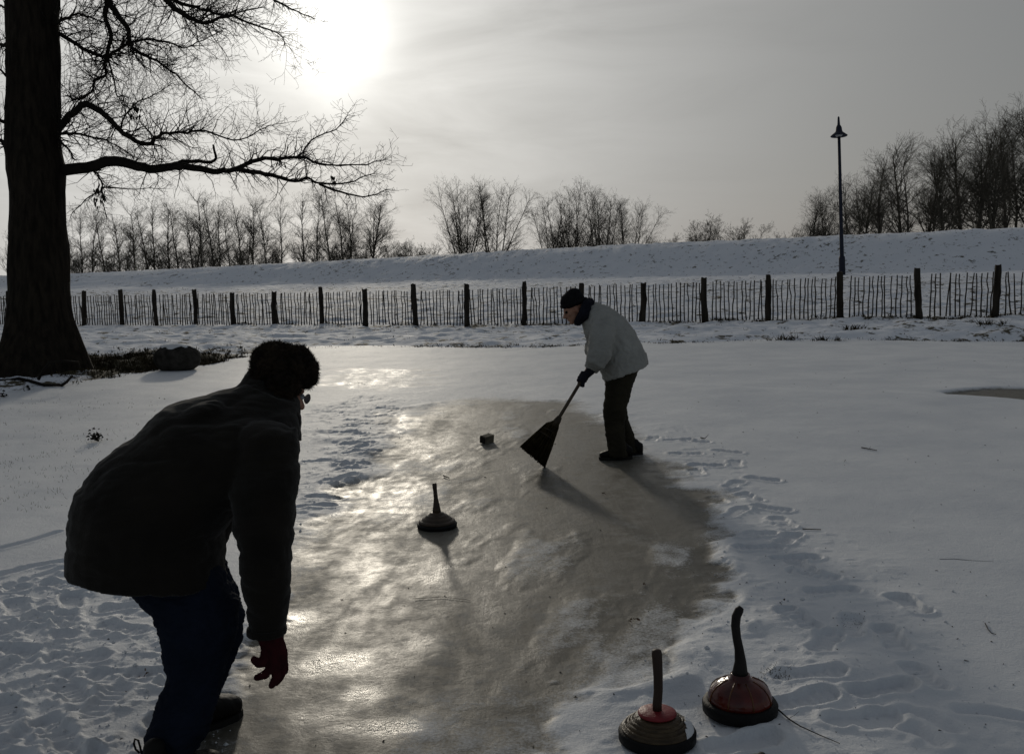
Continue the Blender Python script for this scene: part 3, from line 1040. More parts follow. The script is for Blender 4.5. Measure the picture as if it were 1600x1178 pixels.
limbs = [
    # points in the picture, start and end radius in px, depth change along the limb, twig length
    ([(70, 272), (100, 266), (135, 261), (180, 253), (215, 260), (241, 264), (271, 260), (293, 261), (324, 267), (348, 267), (370, 263), (403, 249),
      (434, 249), (471, 245), (497, 257), (530, 258), (575, 256), (600, 250)], 11.5, 0.7, -1.2, 0.72),
    ([(271, 259), (285, 253), (310, 252), (335, 252), (336, 240), (333, 227)], 4.5, 1.8, 0.1, 0.35),
    ([(366, 264), (406, 271), (434, 276), (461, 283), (480, 278), (500, 287), (544, 286), (571, 275), (585, 271)], 4.6, 0.7, 0.5, 0.65),
    ([(500, 288), (530, 300), (566, 308), (590, 302), (605, 296)], 2.4, 0.6, -0.4, 0.5),
    ([(465, 246), (472, 238), (486, 220), (516, 206), (535, 192), (544, 177)], 2.2, 0.6, 0.4, 0.55),
    ([(78, 225), (92, 203), (103, 187), (117, 174), (134, 163), (152, 172), (171, 186), (187, 204), (212, 221), (236, 225), (239, 219), (253, 210),
      (272, 206), (293, 208), (313, 203), (343, 213), (376, 219), (406, 203), (424, 196)], 7.5, 0.8, -0.9, 0.9),
    ([(70, 45), (92, 53), (122, 71), (144, 83), (166, 88), (182, 80), (200, 69)], 4.0, 2.6, 0.6, 0.9),
    ([(70, -110), (110, -80), (150, -40), (166, 0), (163, 24), (174, 52), (168, 81), (163, 100), (166, 117), (149, 125), (143, 144), (122, 156),
      (106, 150)], 6, 1.6, 0.7, 1.0),
    ([(72, -130), (120, -70), (160, -20), (168, 0), (187, 27), (201, 49), (202, 65), (212, 80), (236, 92), (261, 106), (282, 125), (310, 150)], 8, 1.0,
     -0.5, 1.0),
    ([(70, 40), (92, 35), (109, 26), (122, 22), (144, 29), (165, 36)], 3.4, 1.0, -0.5, 0.8),
    ([(72, -180), (140, -110), (210, -50), (259, 0), (277, 16), (304, 32), (321, 36), (354, 25), (387, 36), (434, 52), (445, 70)], 8, 0.8, -1.0, 1.0),
    ([(210, -50), (271, 0), (307, 12), (326, 19), (354, 25), (380, 18), (410, 12)], 4, 1.0, 0.6, 0.9),
    ([(210, -60), (320, -50), (400, -20), (428, 0), (447, 11), (475, 23), (491, 30)], 4, 0.7, -0.3, 0.5),
    ([(202, 66), (236, 62), (269, 69), (291, 74), (318, 63), (346, 49)], 2.4, 0.7, -0.8, 0.9),
    ([(80, 212), (96, 209), (117, 209), (138, 213), (166, 220), (187, 231), (209, 246)], 3.2, 0.8, -0.8, 0.8),
    ([(140, 258), (148, 268), (156, 280), (160, 293), (161, 316), (167, 342)], 2.6, 0.7, -0.4, 0.6),
    ([(159, 293), (154, 301), (133, 312), (111, 336)], 2.0, 0.6, -0.4, 0.5),
    ([(159, 293), (191, 295), (221, 295), (255, 295)], 1.6, 0.5, 0.5, 0.6),
    ([(92, 216), (105, 232), (117, 250)], 2.4, 1.4, -0.3, 0.3),
    ([(168, 90), (176, 120), (183, 150), (192, 150), (194, 170), (200, 190)], 1.8, 0.6, 0.5, 0.6),
    ([(187, 204), (196, 180), (215, 160), (240, 150), (270, 130)], 2.0, 0.6, 0.6, 0.9),
    ([(20, 75), (-10, 68), (-50, 62)], 4, 1.5, 0.5, 0.8),
    ([(20, 195), (0, 190), (-40, 186), (-90, 170)], 4, 1.5, -0.5, 0.8),
    ([(22, 240), (2, 222), (-20, 205), (-70, 180)], 5, 1.5, 0.6, 0.9),
    ([(20, 130), (4, 112), (-30, 95)], 3, 1.0, -0.6, 0.8),
    ([(20, 20), (2, 10), (-30, -10)], 3, 1.0, 0.6, 0.8),
]
for li, (pts, r0, r1, dz, tl) in enumerate(limbs):
    R.seed(1000 + li)
    n = len(pts)
    P, rad = [], []
    for i, (px, py) in enumerate(pts):
        f = i / (n - 1)
        P.append(atd(px, py, TD + dz * f + (0.10 * math.sin(i * 1.7 + li) if 0 < i else 0)))
        rad.append(0.88 * (r0 * (1 - f) ** 1.3 + r1 * (1 - (1 - f) ** 1.3)) / PXM)
    # subdivide with a little crookedness
    Q, qr = [], []
    for i in range(n - 1):
        m = 3
        for k in range(m):
            f = k / m
            a0 = P[max(0, i - 1)]
            b0, c0, d0 = P[i], P[i + 1], P[min(n - 1, i + 2)]
            p = 0.5 * ((2 * b0) + (c0 - a0) * f + (2 * a0 - 5 * b0 + 4 * c0 - d0) * f * f + (3 * b0 - a0 - 3 * c0 + d0) * f ** 3)
            Q.append(p + Vector((R.gauss(0, 0.008), R.gauss(0, 0.008), R.gauss(0, 0.008))))
            qr.append(rad[i] * (1 - f) + rad[i + 1] * f)
    Q.append(P[-1])
    qr.append(rad[-1])
    t1, t2 = TB(), TB()
    t1.tube([q - inv for q in Q], qr, 7)
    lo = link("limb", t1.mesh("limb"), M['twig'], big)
    # side twigs
    total = sum((Q[i + 1] - Q[i]).length for i in range(len(Q) - 1))
    acc = 0.0
    for i in range(1, len(Q)):
        acc += (Q[i] - Q[i - 1]).length
        f = acc / total
        if li == 0 and f < 0.22 and R.random() < 0.7:
            continue
        if li == 1:
            cnt = 1 if R.random() < 0.2 else 0
        else:
            cnt = 2 + (R.random() < 0.6) + (1 if f > 0.6 or py < 150 else 0)
        d = (Q[i] - Q[i - 1]).normalized()
        for _ in range(cnt):
            an = math.radians(R.uniform(30, 75))
            nd = d * math.cos(an) + perp(d) * math.sin(an)
            L = tl * R.uniform(0.35, 0.95) * (1.0 if f < 0.7 else 0.8)
            grow(t2, Q[i] - inv, nd, L, max(0.004, min(0.011, qr[i] * 0.45)), 2, 0.36, 0.03, 5.5, (30, 75), (0.38, 0.68), 0.0020, 0.10, 0.15, 3)
    if t2.v:
        tw = link("twigs", t2.mesh("twigs"), M['twig'], lo)
        tw['kind'] = 'stuff'
# the crown goes on above the picture
R.seed(4242)
for k in range(9):
    zz = 7.2 + k * 0.75
    an = k * 2.4
    t1 = TB()
    d = Vector((math.cos(an), math.sin(an), 0.55)).normalized()
    grow(t1, Vector((0, 0, zz)) + d * 0.2, d, 4.2 - k * 0.25, 0.11, 3, 0.2, 0.05, 0.9, (30, 65), (0.35, 0.6), 0.006, 0.5, 0.15, 4)
    link("limb", t1.mesh("limb"), M['twig'], big)
# a few clusters of withered leaves still hang in it
for (px, py, D) in ((207, 170, -0.3), (213, 174, -0.3), (202, 176, -0.25), (152, 299, -0.3), (161, 306, -0.3), (150, 316, -0.3), (152, 292, -0.35), (438, 256, -0.7), (520, 284, -0.2)):
    tl_ = TB()
    c = atd(px, py, TD + D) - inv
    for _ in range(9):
        o = c + Vector((R.gauss(0, 0.03), R.gauss(0, 0.03), R.gauss(0, 0.045)))
        u, w = perp(Vector((0, 0, 1))) * 0.035, Vector((R.gauss(0, 0.02), R.gauss(0, 0.02), -0.06))
        tl_.tri(o - u * 0.6, o + u * 0.6, o + w)
        tl_.tri(o - u * 0.6, o + u * 0.6, o - w * 0.6)
    wl = link("withered_leaf_cluster", tl_.mesh("withered_leaf_cluster", False), M['darkleaf'], big)
    wl['kind'] = 'stuff'

# ------------------------------------------------------------------ paling fence
fd3 = (FENCE_B - FENCE_A).normalized()


def fence_pt(px):
    """point of the fence line seen in a picture column"""
    lo_, hi_ = -12.0, 45.0
    for _ in range(50):
        mid = (lo_ + hi_) / 2
        q = FENCE_A + fd3 * mid
        v = Vector((q.x, q.y, 0.5)) - CAM
        x = PW / 2 + FPX * v.dot(rgt) / v.dot(fwd)
        if x < px:
            lo_ = mid
        else:
            hi_ = mid
    return (lo_ + hi_) / 2


post_px = [-38, 12, 70, 130, 189, 243, 304, 364, 429, 502, 570, 649, 729, 818, 909, 1003, 1102, 1200, 1313, 1437, 1555, 1672]
post_s = [fence_pt(p) for p in post_px]
f0 = FENCE_A + fd3 * post_s[0]
fence = thing("paling_fence", (f0.x, f0.y, 0), "long weathered paling fence with round posts along the foot of the meadow", "fence")
fo = Vector(fence.location)
post_meshes = []
R.seed(31)
for v_i in range(6):
    t1 = TB()
    hgt = 1.18 + R.uniform(-0.05, 0.07)
    n = 9
    pts, rad = [], []
    bx, by = R.uniform(-0.03, 0.03), R.uniform(-0.02, 0.02)
    r0 = R.uniform(0.068, 0.088)
    for i in range(n):
        f = i / (n - 1)
        pts.append(Vector((bx * math.sin(f * 3.0) + R.gauss(0, 0.006), by * math.sin(f * 2.6), -0.08 + hgt * f)))
        rad.append(r0 * (1.06 - 0.16 * f) + R.gauss(0, 0.005))
    t1.tube(pts, rad, 9)
    pm = t1.mesh("post")
    # saw-cut slanting top
    for vtx in pm.vertices:
        if vtx.co.z > hgt - 0.10:
            vtx.co.z += vtx.co.x * R.choice((-0.5, 0.5, 0.3))
    pm.materials.append(M['post'])
    post_meshes.append(pm)
picket_meshes = []
for v_i in range(8):
    t1 = TB()
    n = 6
    hgt = R.uniform(0.965, 1.005)
    bx = R.uniform(-0.022, 0.022)
    pts = [Vector((bx * math.sin(i / (n - 1) * math.pi * R.choice((1, 1, 2))) + R.gauss(0, 0.004), R.gauss(0, 0.004), 0.01 + hgt * i / (n - 1))) for i in range(n)]
    r0 = R.uniform(0.017, 0.022)
    t1.tube(pts, [r0 * (1 - 0.25 * i / (n - 1)) for i in range(n)], 5)
    pm = t1.mesh("picket")
    pm.materials.append(M['picket'])
    picket_meshes.append(pm)


def fence_ground(s):
    q = FENCE_A + fd3 * s
    return Vector((q.x, q.y, float(ground_z(np.array([q.x]), np.array([q.y]))[0]) + 0.01))


for i, s in enumerate(post_s):
    g = fence_ground(s)
    o = link("post", post_meshes[(i * 5 + i // 4) % 6], None, fence, g - fo)
    o.rotation_euler = (R.gauss(0, 0.02), R.gauss(0, 0.03), R.uniform(0, 6.28))
    o.scale = (1, 1, R.uniform(0.95, 1.04))
s = post_s[0] + 0.1
count = 0
wire_pts = {0.24: [], 0.78: []}
spacing = (post_s[-1] - post_s[0]) / 335.0
while s < post_s[-1]:
    g = fence_ground(s)
    if min(abs(s - ps) for ps in post_s) > 0.07 and count < 320:
        o = link("picket", picket_meshes[R.randint(0, 7)], None, fence, g - fo + Vector((0.02, -0.06 + R.gauss(0, 0.008), R.gauss(0, 0.012))))
        o.rotation_euler = (R.gauss(0, 0.02), R.gauss(0, 0.028), R.uniform(-0.6, 0.6))
        count += 1
    for h_ in wire_pts:
        wire_pts[h_].append(g - fo + Vector((0.02, -0.078, h_ + R.gauss(0, 0.006))))
    s += spacing * R.uniform(0.8, 1.2)
for h_, pts in wire_pts.items():
    t1 = TB()
    t1.tube(pts, [0.0035] * len(pts), 4)
    link("wire", t1.mesh("wire"), M['wire'], fence)

# ------------------------------------------------------------------ street lamp on the meadow
LD = 55.0
base = atd(1316, 432, LD)
zl = land_at(base.x, base.y)
top = atd(1310, 182, LD)
axis_v = (top - Vector((base.x, base.y, base.z)))
lamp_h = axis_v.length + (base.z - zl)
lamp = thing("street_lamp", (base.x, base.y, zl), "tall dark street lamp with a flat conical hood behind the fence", "street lamp")
lamp.rotation_euler = axis_v.to_track_quat('Z', 'Y').to_euler()


def lathe(prof, n=24, close=True):
    """profile of (r, z) turned round z"""
    V, F_ = [], []
    for (r, zz) in prof:
        for k in range(n):
            t = 2 * math.pi * k / n
            V.append((r * math.cos(t), r * math.sin(t), zz))
    for j in range(len(prof) - 1):
        for k in range(n):
            a0, b0 = j * n + k, j * n + (k + 1) % n
            F_.append((a0, b0, b0 + n, a0 + n))
    return V, F_


def lathe_obj(name, prof, material, parent, n=24, loc=None, bend=None):
    V, F_ = lathe(prof, n)
    if bend:
        V = [bend(Vector(v)) for v in V]
    o = link(name, fast_mesh(name, [tuple(v) for v in V], F_), material, parent, loc)
    return o


hl = lamp_h
hood_z = hl * (432 - 212) / 250.0
lathe_obj("base_sleeve", [(0.0, -0.2), (0.17, -0.2), (0.17, 0.9), (0.15, 0.98), (0.10, 1.0)], M['lamp'], lamp, 14)
lathe_obj("pole", [(0.115, 0.9), (0.112, 1.5), (0.095, hl * 0.5), (0.082, hood_z), (0.0, hood_z + 0.01)], M['lamp'], lamp, 14)
lathe_obj("hood", [(0.0, hood_z + 0.56), (0.10, hood_z + 0.54), (0.16, hood_z + 0.42), (0.18, hood_z + 0.24), (0.21, hood_z + 0.17), (0.32, hood_z + 0.08), (0.46, hood_z - 0.03),
                   (0.45, hood_z - 0.06), (0.22, hood_z + 0.08), (0.0, hood_z + 0.10)], M['lamp'], lamp, 24)
lathe_obj("diffuser", [(0.0, hood_z - 0.10), (0.14, hood_z - 0.08), (0.20, hood_z + 0.0), (0.21, hood_z + 0.07)], M['lampglass'], lamp, 20)
lathe_obj("finial", [(0.085, hood_z + 0.52), (0.07, hood_z + 0.7), (0.055, hl - 0.06), (0.0, hl)], M['lamp'], lamp, 12)

# ------------------------------------------------------------------ bodies and clothes: volumes fused into one skin
def unit_sphere(nu=16, nv=10):
    V = [(0, 0, 1)]
    for j in range(1, nv):
        t = math.pi * j / nv
        for i in range(nu):
            p = 2 * math.pi * i / nu
            V.append((math.sin(t) * math.cos(p), math.sin(t) * math.sin(p), math.cos(t)))
    V.append((0, 0, -1))
    F_ = []
    for i in range(nu):
        F_.append((0, 1 + i, 1 + (i + 1) % nu))
        e = 1 + (nv - 2) * nu
        F_.append((len(V) - 1, e + (i + 1) % nu, e + i))
    for j in range(nv - 2):
        for i in range(nu):
            q = 1 + j * nu
            F_.append((q + i, q + nu + i, q + nu + (i + 1) % nu, q + (i + 1) % nu))
    return np.array(V), F_


SPH_V, SPH_F = unit_sphere()


class Blob:
    def __init__(self):
        self.v = []
        self.f = []

    def vert(self, p):
        self.v.append((p[0], p[1], p[2]))
        return len(self.v) - 1

    def ellip(self, c, rad, mtx=None):
        P = SPH_V * np.array(rad)
        if mtx is not None:
            P = P @ np.array(mtx.to_3x3()).T
        P = P + np.array(c)
        n = len(self.v)
        self.v += [tuple(q) for q in P]
        self.f += [tuple(i + n for i in f) for f in SPH_F]

    def ball(self, c, r):
        self.ellip(c, (r, r, r))

    def rings(self, rings):
        n = len(rings[0])
        for r0, r1 in zip(rings[:-1], rings[1:]):
            for k in range(n):
                self.f.append((r0[k], r0[(k + 1) % n], r1[(k + 1) % n], r1[k]))
        self.f.append(tuple(rings[0][::-1]))
        self.f.append(tuple(rings[-1]))

    def cap(self, p, q, r1, r2):
        p, q = Vector(p), Vector(q)
        d = q - p
        if d.length < 1e-6:
            return self.ball(p, r1)
        m = d.to_track_quat('Z', 'Y').to_matrix()
        u, w = m.col[0], m.col[1]
        rg = []
        for c, r in ((p, r1), (q, r2)):
            rg.append([self.vert(c + (u * math.cos(6.2832 * k / 16) + w * math.sin(6.2832 * k / 16)) * r) for k in range(16)])
        self.rings(rg)
        self.ball(p, r1)
        self.ball(q, r2)

    def chain(self, pts, rads):
        for i in range(len(pts) - 1):
            self.cap(pts[i], pts[i + 1], rads[i], rads[i + 1])

    def loft(self, sections, n=28, ex=2.3, rounds=True):
        """sections: (left px, right px, depth, half thickness in m)"""
        rings = []
        fh = Vector((fwd.x, fwd.y, 0)).normalized()
        for (Lp, Rp, D, b) in sections:
            Dl, Dr = D if isinstance(D, tuple) else (D, D)
            a = atd(Lp[0], Lp[1], Dl)
            c = atd(Rp[0], Rp[1], Dr)
            m = (a + c) / 2
            h = (c - a) / 2
            ring = []
            for k in range(n):
                t = 2 * math.pi * k / n
                ct, st = math.cos(t), math.sin(t)
                ct = math.copysign(abs(ct) ** (2 / ex), ct)
                st = math.copysign(abs(st) ** (2 / ex), st)
                ring.append(self.vert(m + h * ct + fh * (b * st)))
            rings.append(ring)
        self.rings(rings)

    def build(self, name, voxel, smooth, material, parent=None, org=Vector((0, 0, 0)), wrinkle=None, top=False):
        me = bpy.data.meshes.new("tmp")
        me.from_pydata(self.v, [], self.f)
        bm = bmesh.new()
        bm.from_mesh(me)
        bmesh.ops.recalc_face_normals(bm, faces=bm.faces)
        bm.to_mesh(me)
        bm.free()
        o = bpy.data.objects.new("tmp", me)
        COL.objects.link(o)
        rm = o.modifiers.new("r", 'REMESH')
        rm.mode = 'VOXEL'
        rm.voxel_size = voxel
        if smooth:
            sm = o.modifiers.new("s", 'SMOOTH')
            sm.factor = 0.5
            sm.iterations = smooth
        dg = bpy.context.evaluated_depsgraph_get()
        res = bpy.data.meshes.new_from_object(o.evaluated_get(dg))
        bpy.data.objects.remove(o)
        bpy.data.meshes.remove(me)
        res.name = name
        nrm = [v.normal.copy() for v in res.vertices]
        for v, nn_ in zip(res.vertices, nrm):
            co = v.co.copy()
            if wrinkle:
                co = co + nn_ * wrinkle(v.co, nn_)
            v.co = co - org
        for p in res.polygons:
            p.use_smooth = True
        res.materials.clear()
        return link(name, res, material, parent, org if (top or parent is None) else None)


def cloth_wrinkle(amp, s, sx=1.0, sy=1.0, sz=1.0, seed=0.0):
    def f(co, n):
        q = Vector((co.x * s * sx + seed, co.y * s * sy, co.z * s * sz))
        a = mnoise.noise(q + Vector((mnoise.noise(q * 0.7), mnoise.noise(q * 0.7 + Vector((9, 0, 0))), 0)) * 0.8)
        b = 1 - abs(mnoise.noise(q * 1.9 + Vector((4, 2, 7)))) * 2
        c = mnoise.noise(q * 5.0)
        cr = min(0.25, abs(mnoise.noise(q * 1.35 + Vector((11, 3, 5))))) * 4 - 1      # sharp creases
        return amp * (0.50 * a + 0.25 * b + 0.45 * cr + 0.14 * c)
    return f


def frame_of(f, u):
    f = Vector(f).normalized()
    u = Vector(u)
    l = u.cross(f).normalized()
    u = f.cross(l).normalized()
    return f, l, u


def head_into(B, c, f, u, s=1.0):
    """skull, jaw, brow, nose, lips, chin and ears; returns a local-to-world function"""
    f, l, u = frame_of(f, u)
    rot = Matrix((f, l, u)).transposed()

    def w(x, y, z):
        return Vector(c) + (f * x + l * y + u * z) * s
    B.ellip(w(-0.012, 0, 0.025), (0.096 * s, 0.074 * s, 0.098 * s), rot)
    B.ellip(w(0.030, 0, -0.045), (0.058 * s, 0.056 * s, 0.068 * s), rot)
    B.ellip(w(0.062, 0, -0.095), (0.024 * s, 0.026 * s, 0.022 * s), rot)
    B.ellip(w(0.070, 0, 0.024), (0.022 * s, 0.050 * s, 0.016 * s), rot)
    B.cap(w(0.084, 0, 0.010), w(0.112, 0, -0.032), 0.009 * s, 0.014 * s)
    B.ellip(w(0.098, 0.012, -0.034), (0.012 * s, 0.009 * s, 0.009 * s), rot)
    B.ellip(w(0.098, -0.012, -0.034), (0.012 * s, 0.009 * s, 0.009 * s), rot)
    B.ellip(w(0.084, 0, -0.060), (0.012 * s, 0.024 * s, 0.006 * s), rot)
    B.ellip(w(0.082, 0, -0.071), (0.012 * s, 0.022 * s, 0.007 * s), rot)
    for sg in (-1, 1):
        B.ellip(w(0.060, sg * 0.040, -0.022), (0.024 * s, 0.020 * s, 0.022 * s), rot)
        B.ellip(w(-0.008, sg * 0.078, -0.012), (0.020 * s, 0.010 * s, 0.032 * s), rot)
    return w


def shoe(parent, toe, heading, ln=0.30, org=Vector((0, 0, 0)), zb=0.0, boot=False, hs=1.0):
    """one shoe with its sole; toe is the ground point under the tip"""
    h = Vector((heading[0], heading[1], 0)).normalized()
    s = Vector((-h.y, h.x, 0))

    def w(x, y, z):      # x from heel to toe
        return Vector((toe[0], toe[1], zb)) + h * (x - ln) + s * y + Vector((0, 0, z))
    B = Blob()
    secs = [(0.0, .030, .075), (.03, .038, .095), (.08, .040, .105), (.13, .042, .095), (.18, .046, .072), (.23, .048, .058), (.27, .040, .048), (.295, .020, .035)]
    rings = []
    for (x, hw, hh) in secs:
        hh *= hs
        hw *= hs ** 0.6
        ring = []
        for k in range(16):
            t = 2 * math.pi * k / 16
            ct, st = math.cos(t), math.sin(t)
            ct = math.copysign(abs(ct) ** 0.8, ct)
            st = math.copysign(abs(st) ** 0.8, st)
            ring.append(B.vert(w(x * ln / 0.3, hw * ct, 0.022 + hh / 2 + hh / 2 * st)))
        rings.append(ring)
    B.rings(rings)
    B.cap(w(0.07, 0, 0.07), w(0.07, 0, 0.15 if boot else 0.11), 0.034, 0.036)
    sh = B.build("shoe", 0.005, 3, M['shoe'], parent, org, cloth_wrinkle(0.003, 14))
    # sole
    bm = bmesh.new()
    out = [(0.0, -.020), (.02, -.036), (.08, -.041), (.14, -.040), (.20, -.048), (.26, -.046), (.295, -.024), (.303, 0), (.295, .024), (.26, .046), (.20, .048),
           (.14, .040), (.08, .041), (.02, .036), (0.0, .020)]
    lo_ = [bm.verts.new(w(x * ln / .3, y * 1.03, 0.0) - org) for x, y in out]
    hi_ = [bm.verts.new(w(x * ln / .3, y * 1.05, 0.026) - org) for x, y in out]
    bm.faces.new(lo_[::-1])
    bm.faces.new(hi_)
    for i in range(len(out)):
        j = (i + 1) % len(out)
        bm.faces.new((lo_[i], lo_[j], hi_[j], hi_[i]))
    bmesh.ops.recalc_face_normals(bm, faces=bm.faces)
    me = bpy.data.meshes.new("sole")
    bm.to_mesh(me)
    bm.free()
    link("sole", me, M['sole'], sh)
    return w, sh


def fist(B, c, ax, side, s=1.0):
    """fingers closed round a rod through c with axis ax; side = direction from the rod to the back of the hand"""
    ax = Vector(ax).normalized()
    sd = (Vector(side) - ax * Vector(side).dot(ax)).normalized()
    tn = ax.cross(sd)
    B.ellip(Vector(c) + sd * 0.032 * s, (0.030 * s, 0.022 * s, 0.046 * s), Matrix((tn, sd, ax)).transposed())
    for k in range(4):
        off = ax * ((k - 1.5) * 0.0215 * s)
        pts = []
        for t in (40, 5, -45, -95, -150, -195):
            t = math.radians(t)
            pts.append(Vector(c) + off + (tn * math.cos(t) + sd * math.sin(t)) * (0.030 - 0.004 * (k == 3)) * s)
        B.chain(pts, [0.0115 * s] * 3 + [0.0105 * s] * 3)
    pts = []
    for t in (120, 170, 215, 262):
        t = math.radians(t)
        pts.append(Vector(c) + ax * 0.050 * s + (tn * math.cos(t) + sd * math.sin(t)) * 0.031 * s - ax * (0.0002 * t))
    B.chain(pts, [0.014 * s, 0.0135 * s, 0.012 * s, 0.011 * s])


# ------------------------------------------------------------------ the thrower in front (seen from behind, bending)
Dn = depth(at(258, 1212, 0.01))
Df = depth(at(345, 1132, 0.01))
ORG1 = Vector((at(300, 1170, 0).x, at(300, 1170, 0).y, 0))
HEADC = atd(437, 612, 3.80)
HF = Vector((0.70, 0.68, -0.36))
B = Blob()
pel, chest = atd(238, 868, 3.55), atd(385, 700, 3.66)
B.chain([pel, atd(310, 770, 3.6), chest, atd(420, 640, 3.76)], [0.15, 0.14, 0.14, 0.075])
B.cap(atd(418, 650, 3.75), HEADC - Vector((0, 0, 0.05)), 0.060, 0.058)
hw = head_into(B, HEADC, HF, (0.15, 0.1, 1))
B.chain([atd(405, 735, 3.46), atd(412, 865, 3.36), atd(420, 985, 3.36), atd(428, 1018, 3.36)], [0.045, 0.040, 0.028, 0.016])
B.chain([atd(395, 705, 3.92), atd(345, 800, 3.95), atd(322, 866, 3.80)], [0.058, 0.045, 0.024])
B.chain([atd(262, 905, 3.48), atd(312, 968, 3.42), atd(274, 1120, Dn), atd(262, 1172, Dn)], [0.085, 0.062, 0.042, 0.030])
B.chain([atd(300, 905, 3.72), atd(332, 975, 3.74), atd(318, 1080, Df - 0.02), atd(318, 1110, Df)], [0.080, 0.058, 0.045, 0.038])
man = B.build("person", 0.006, 4, M['skin'], None, ORG1, None, True)
tag(man, "person in dark coat, fur hat, jeans and red glove, bending forward at left", "person")
for sg in (-1, 1):
    E = Blob()
    E.ball(hw(0.080, sg * 0.031, 0.004), 0.0125)
    E.build("eye", 0.003, 1, M['glass'], man, ORG1)

# coat
B = Blob()
B.loft([((111, 888), (352, 905), 3.52, .235), ((112, 874), (350, 892), 3.52, .238), ((116, 812), (344, 858), 3.53, .245), ((130, 757), (346, 832), 3.55, .245), ((165, 715), (378, 800), 3.57, .24),
        ((217, 677), (425, 762), 3.59, .24), ((262, 634), (455, 716), 3.62, .235), ((318, 619), (466, 682), 3.66, .20), ((366, 606), (468, 655), 3.70, .13),
        ((385, 592), (466, 628), 3.74, .095)], ex=2.25)
B.loft([((352, 720), (462, 668), 3.50, .11), ((360, 770), (466, 730), 3.44, .115), ((366, 818), (459, 815), 3.39, .105), ((374, 870), (456, 868), 3.35, .092),
        ((379, 920), (452, 920), 3.35, .082), ((386, 965), (449, 965), 3.36, .072), ((388, 992), (446, 990), 3.36, .066)], ex=2.1)
B.ellip(atd(415, 705, 3.50), (0.12, 0.12, 0.11))
B.chain([atd(398, 690, 3.90), atd(350, 790, 3.93), atd(324, 862, 3.80)], [0.095, 0.075, 0.06])
B.ellip(atd(300, 668, 3.54), (0.15, 0.10, 0.07), Matrix.Rotation(-0.5, 3, 'Y'))
w1, w2 = cloth_wrinkle(0.014, 4.6, 0.7, 1.0, 1.9, 3.0), cloth_wrinkle(0.009, 11, 0.5, 1, 2.2, 8.0)
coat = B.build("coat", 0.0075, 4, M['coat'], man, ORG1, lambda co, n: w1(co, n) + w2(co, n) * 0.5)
B = Blob()
B.loft([((360, 625), (470, 690), 3.70, .12), ((372, 606), (470, 664), 3.72, .115), ((384, 584), (468, 632), 3.76, .10), ((390, 576), (462, 618), 3.78, .088)], ex=2.1)
B.chain([atd(452, 628, 3.74), atd(461, 655, 3.70), atd(468, 684, 3.69)], [0.022, 0.020, 0.006])
B.build("collar", 0.006, 3, M['coat'], coat, ORG1, cloth_wrinkle(0.007, 14))
B = Blob()
B.loft([((386, 978), (448, 978), 3.36, .070), ((386, 990), (448, 989), 3.36, .070)], ex=2.1)
B.build("cuff", 0.005, 3, M['coat'], coat, ORG1, cloth_wrinkle(0.003, 30))

# jeans
B = Blob()
B.loft([((178, 868), (335, 868), 3.50, .13), ((200, 915), (352, 905), 3.48, .125), ((240, 958), (374, 946), 3.45, .11), ((252, 1000), (370, 986), 3.43, .095),
        ((258, 1038), (352, 1042), 3.41, .088), ((262, 1056), (346, 1060), 3.40, .086), ((252, 1085), (340, 1088), 3.38, .085), ((240, 1110), (332, 1118), Dn + 0.01, .083),
        ((230, 1140), (322, 1148), Dn, .082), ((226, 1168), (305, 1172), Dn, .078), ((218, 1182), (300, 1190), Dn, .076)], ex=2.2)
B.loft([((230, 868), (350, 880), 3.72, .12), ((268, 925), (368, 922), 3.73, .115), ((284, 965), (381, 958), 3.74, .10), ((290, 1002), (377, 1004), 3.73, .09),
        ((292, 1040), (360, 1044), 3.70, .082), ((290, 1075), (346, 1078), Df - .02, .078), ((286, 1100), (338, 1102), Df, .074)], ex=2.2)
w3, w4 = cloth_wrinkle(0.011, 11, 1, 1, 1.8, 1.0), cloth_wrinkle(0.006, 26, 1, 1, 1.6, 5.0)
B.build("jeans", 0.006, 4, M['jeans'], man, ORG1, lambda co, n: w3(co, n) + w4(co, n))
# shoes
shoe(man, at(376, 1113, 0.006), (0.62, 0.79), 0.32, ORG1, 0.004, False, 1.4)
wsh, nsh = shoe(man, at(345, 1196, 0.006), (0.70, 0.71), 0.30, ORG1, 0.004, True)
loop = TB()
lp = [atd(218, 1176, Dn), atd(212, 1170, Dn), atd(209, 1161, Dn), atd(211, 1154, Dn), atd(216, 1156, Dn), atd(219, 1166, Dn), atd(221, 1176, Dn)]
loop.tube([p - ORG1 for p in lp], [0.0035] * 7, 6)
link("pull_loop", loop.mesh("pull_loop"), M['shoe'], nsh)
# red glove
B = Blob()
Dg = 3.36
B.loft([((397, 975), (443, 975), Dg, .042), ((404, 1000), (443, 999), Dg, .036), ((408, 1015), (448, 1013), Dg, .032), ((412, 1032), (450, 1026), Dg, .030),
        ((418, 1046), (449, 1040), Dg, .028)], ex=2.1)
B.chain([atd(416, 1018, Dg - .02), atd(412, 1034, Dg - .035), atd(404, 1036, Dg - .045), atd(397, 1030, Dg - .048)], [.019, .0165, .0145, .0125])
B.chain([atd(424, 1042, Dg - .025), atd(414, 1054, Dg - .035), atd(402, 1058, Dg - .035)], [.0155, .014, .0115])
B.chain([atd(430, 1044, Dg - .008), atd(432, 1058, Dg - .015), atd(425, 1070, Dg - .02)], [.0160, .0145, .012])
B.chain([atd(438, 1040, Dg + .012), atd(440, 1054, Dg + .01), atd(432, 1066, Dg + .004)], [.0155, .014, .0115])
B.chain([atd(444, 1034, Dg + .03), atd(445, 1047, Dg + .03), atd(438, 1058, Dg + .024)], [.0140, .0125, .0105])
B.build("glove", 0.0032, 3, M['glove_red'], man, ORG1, cloth_wrinkle(0.0025, 50))
B = Blob()
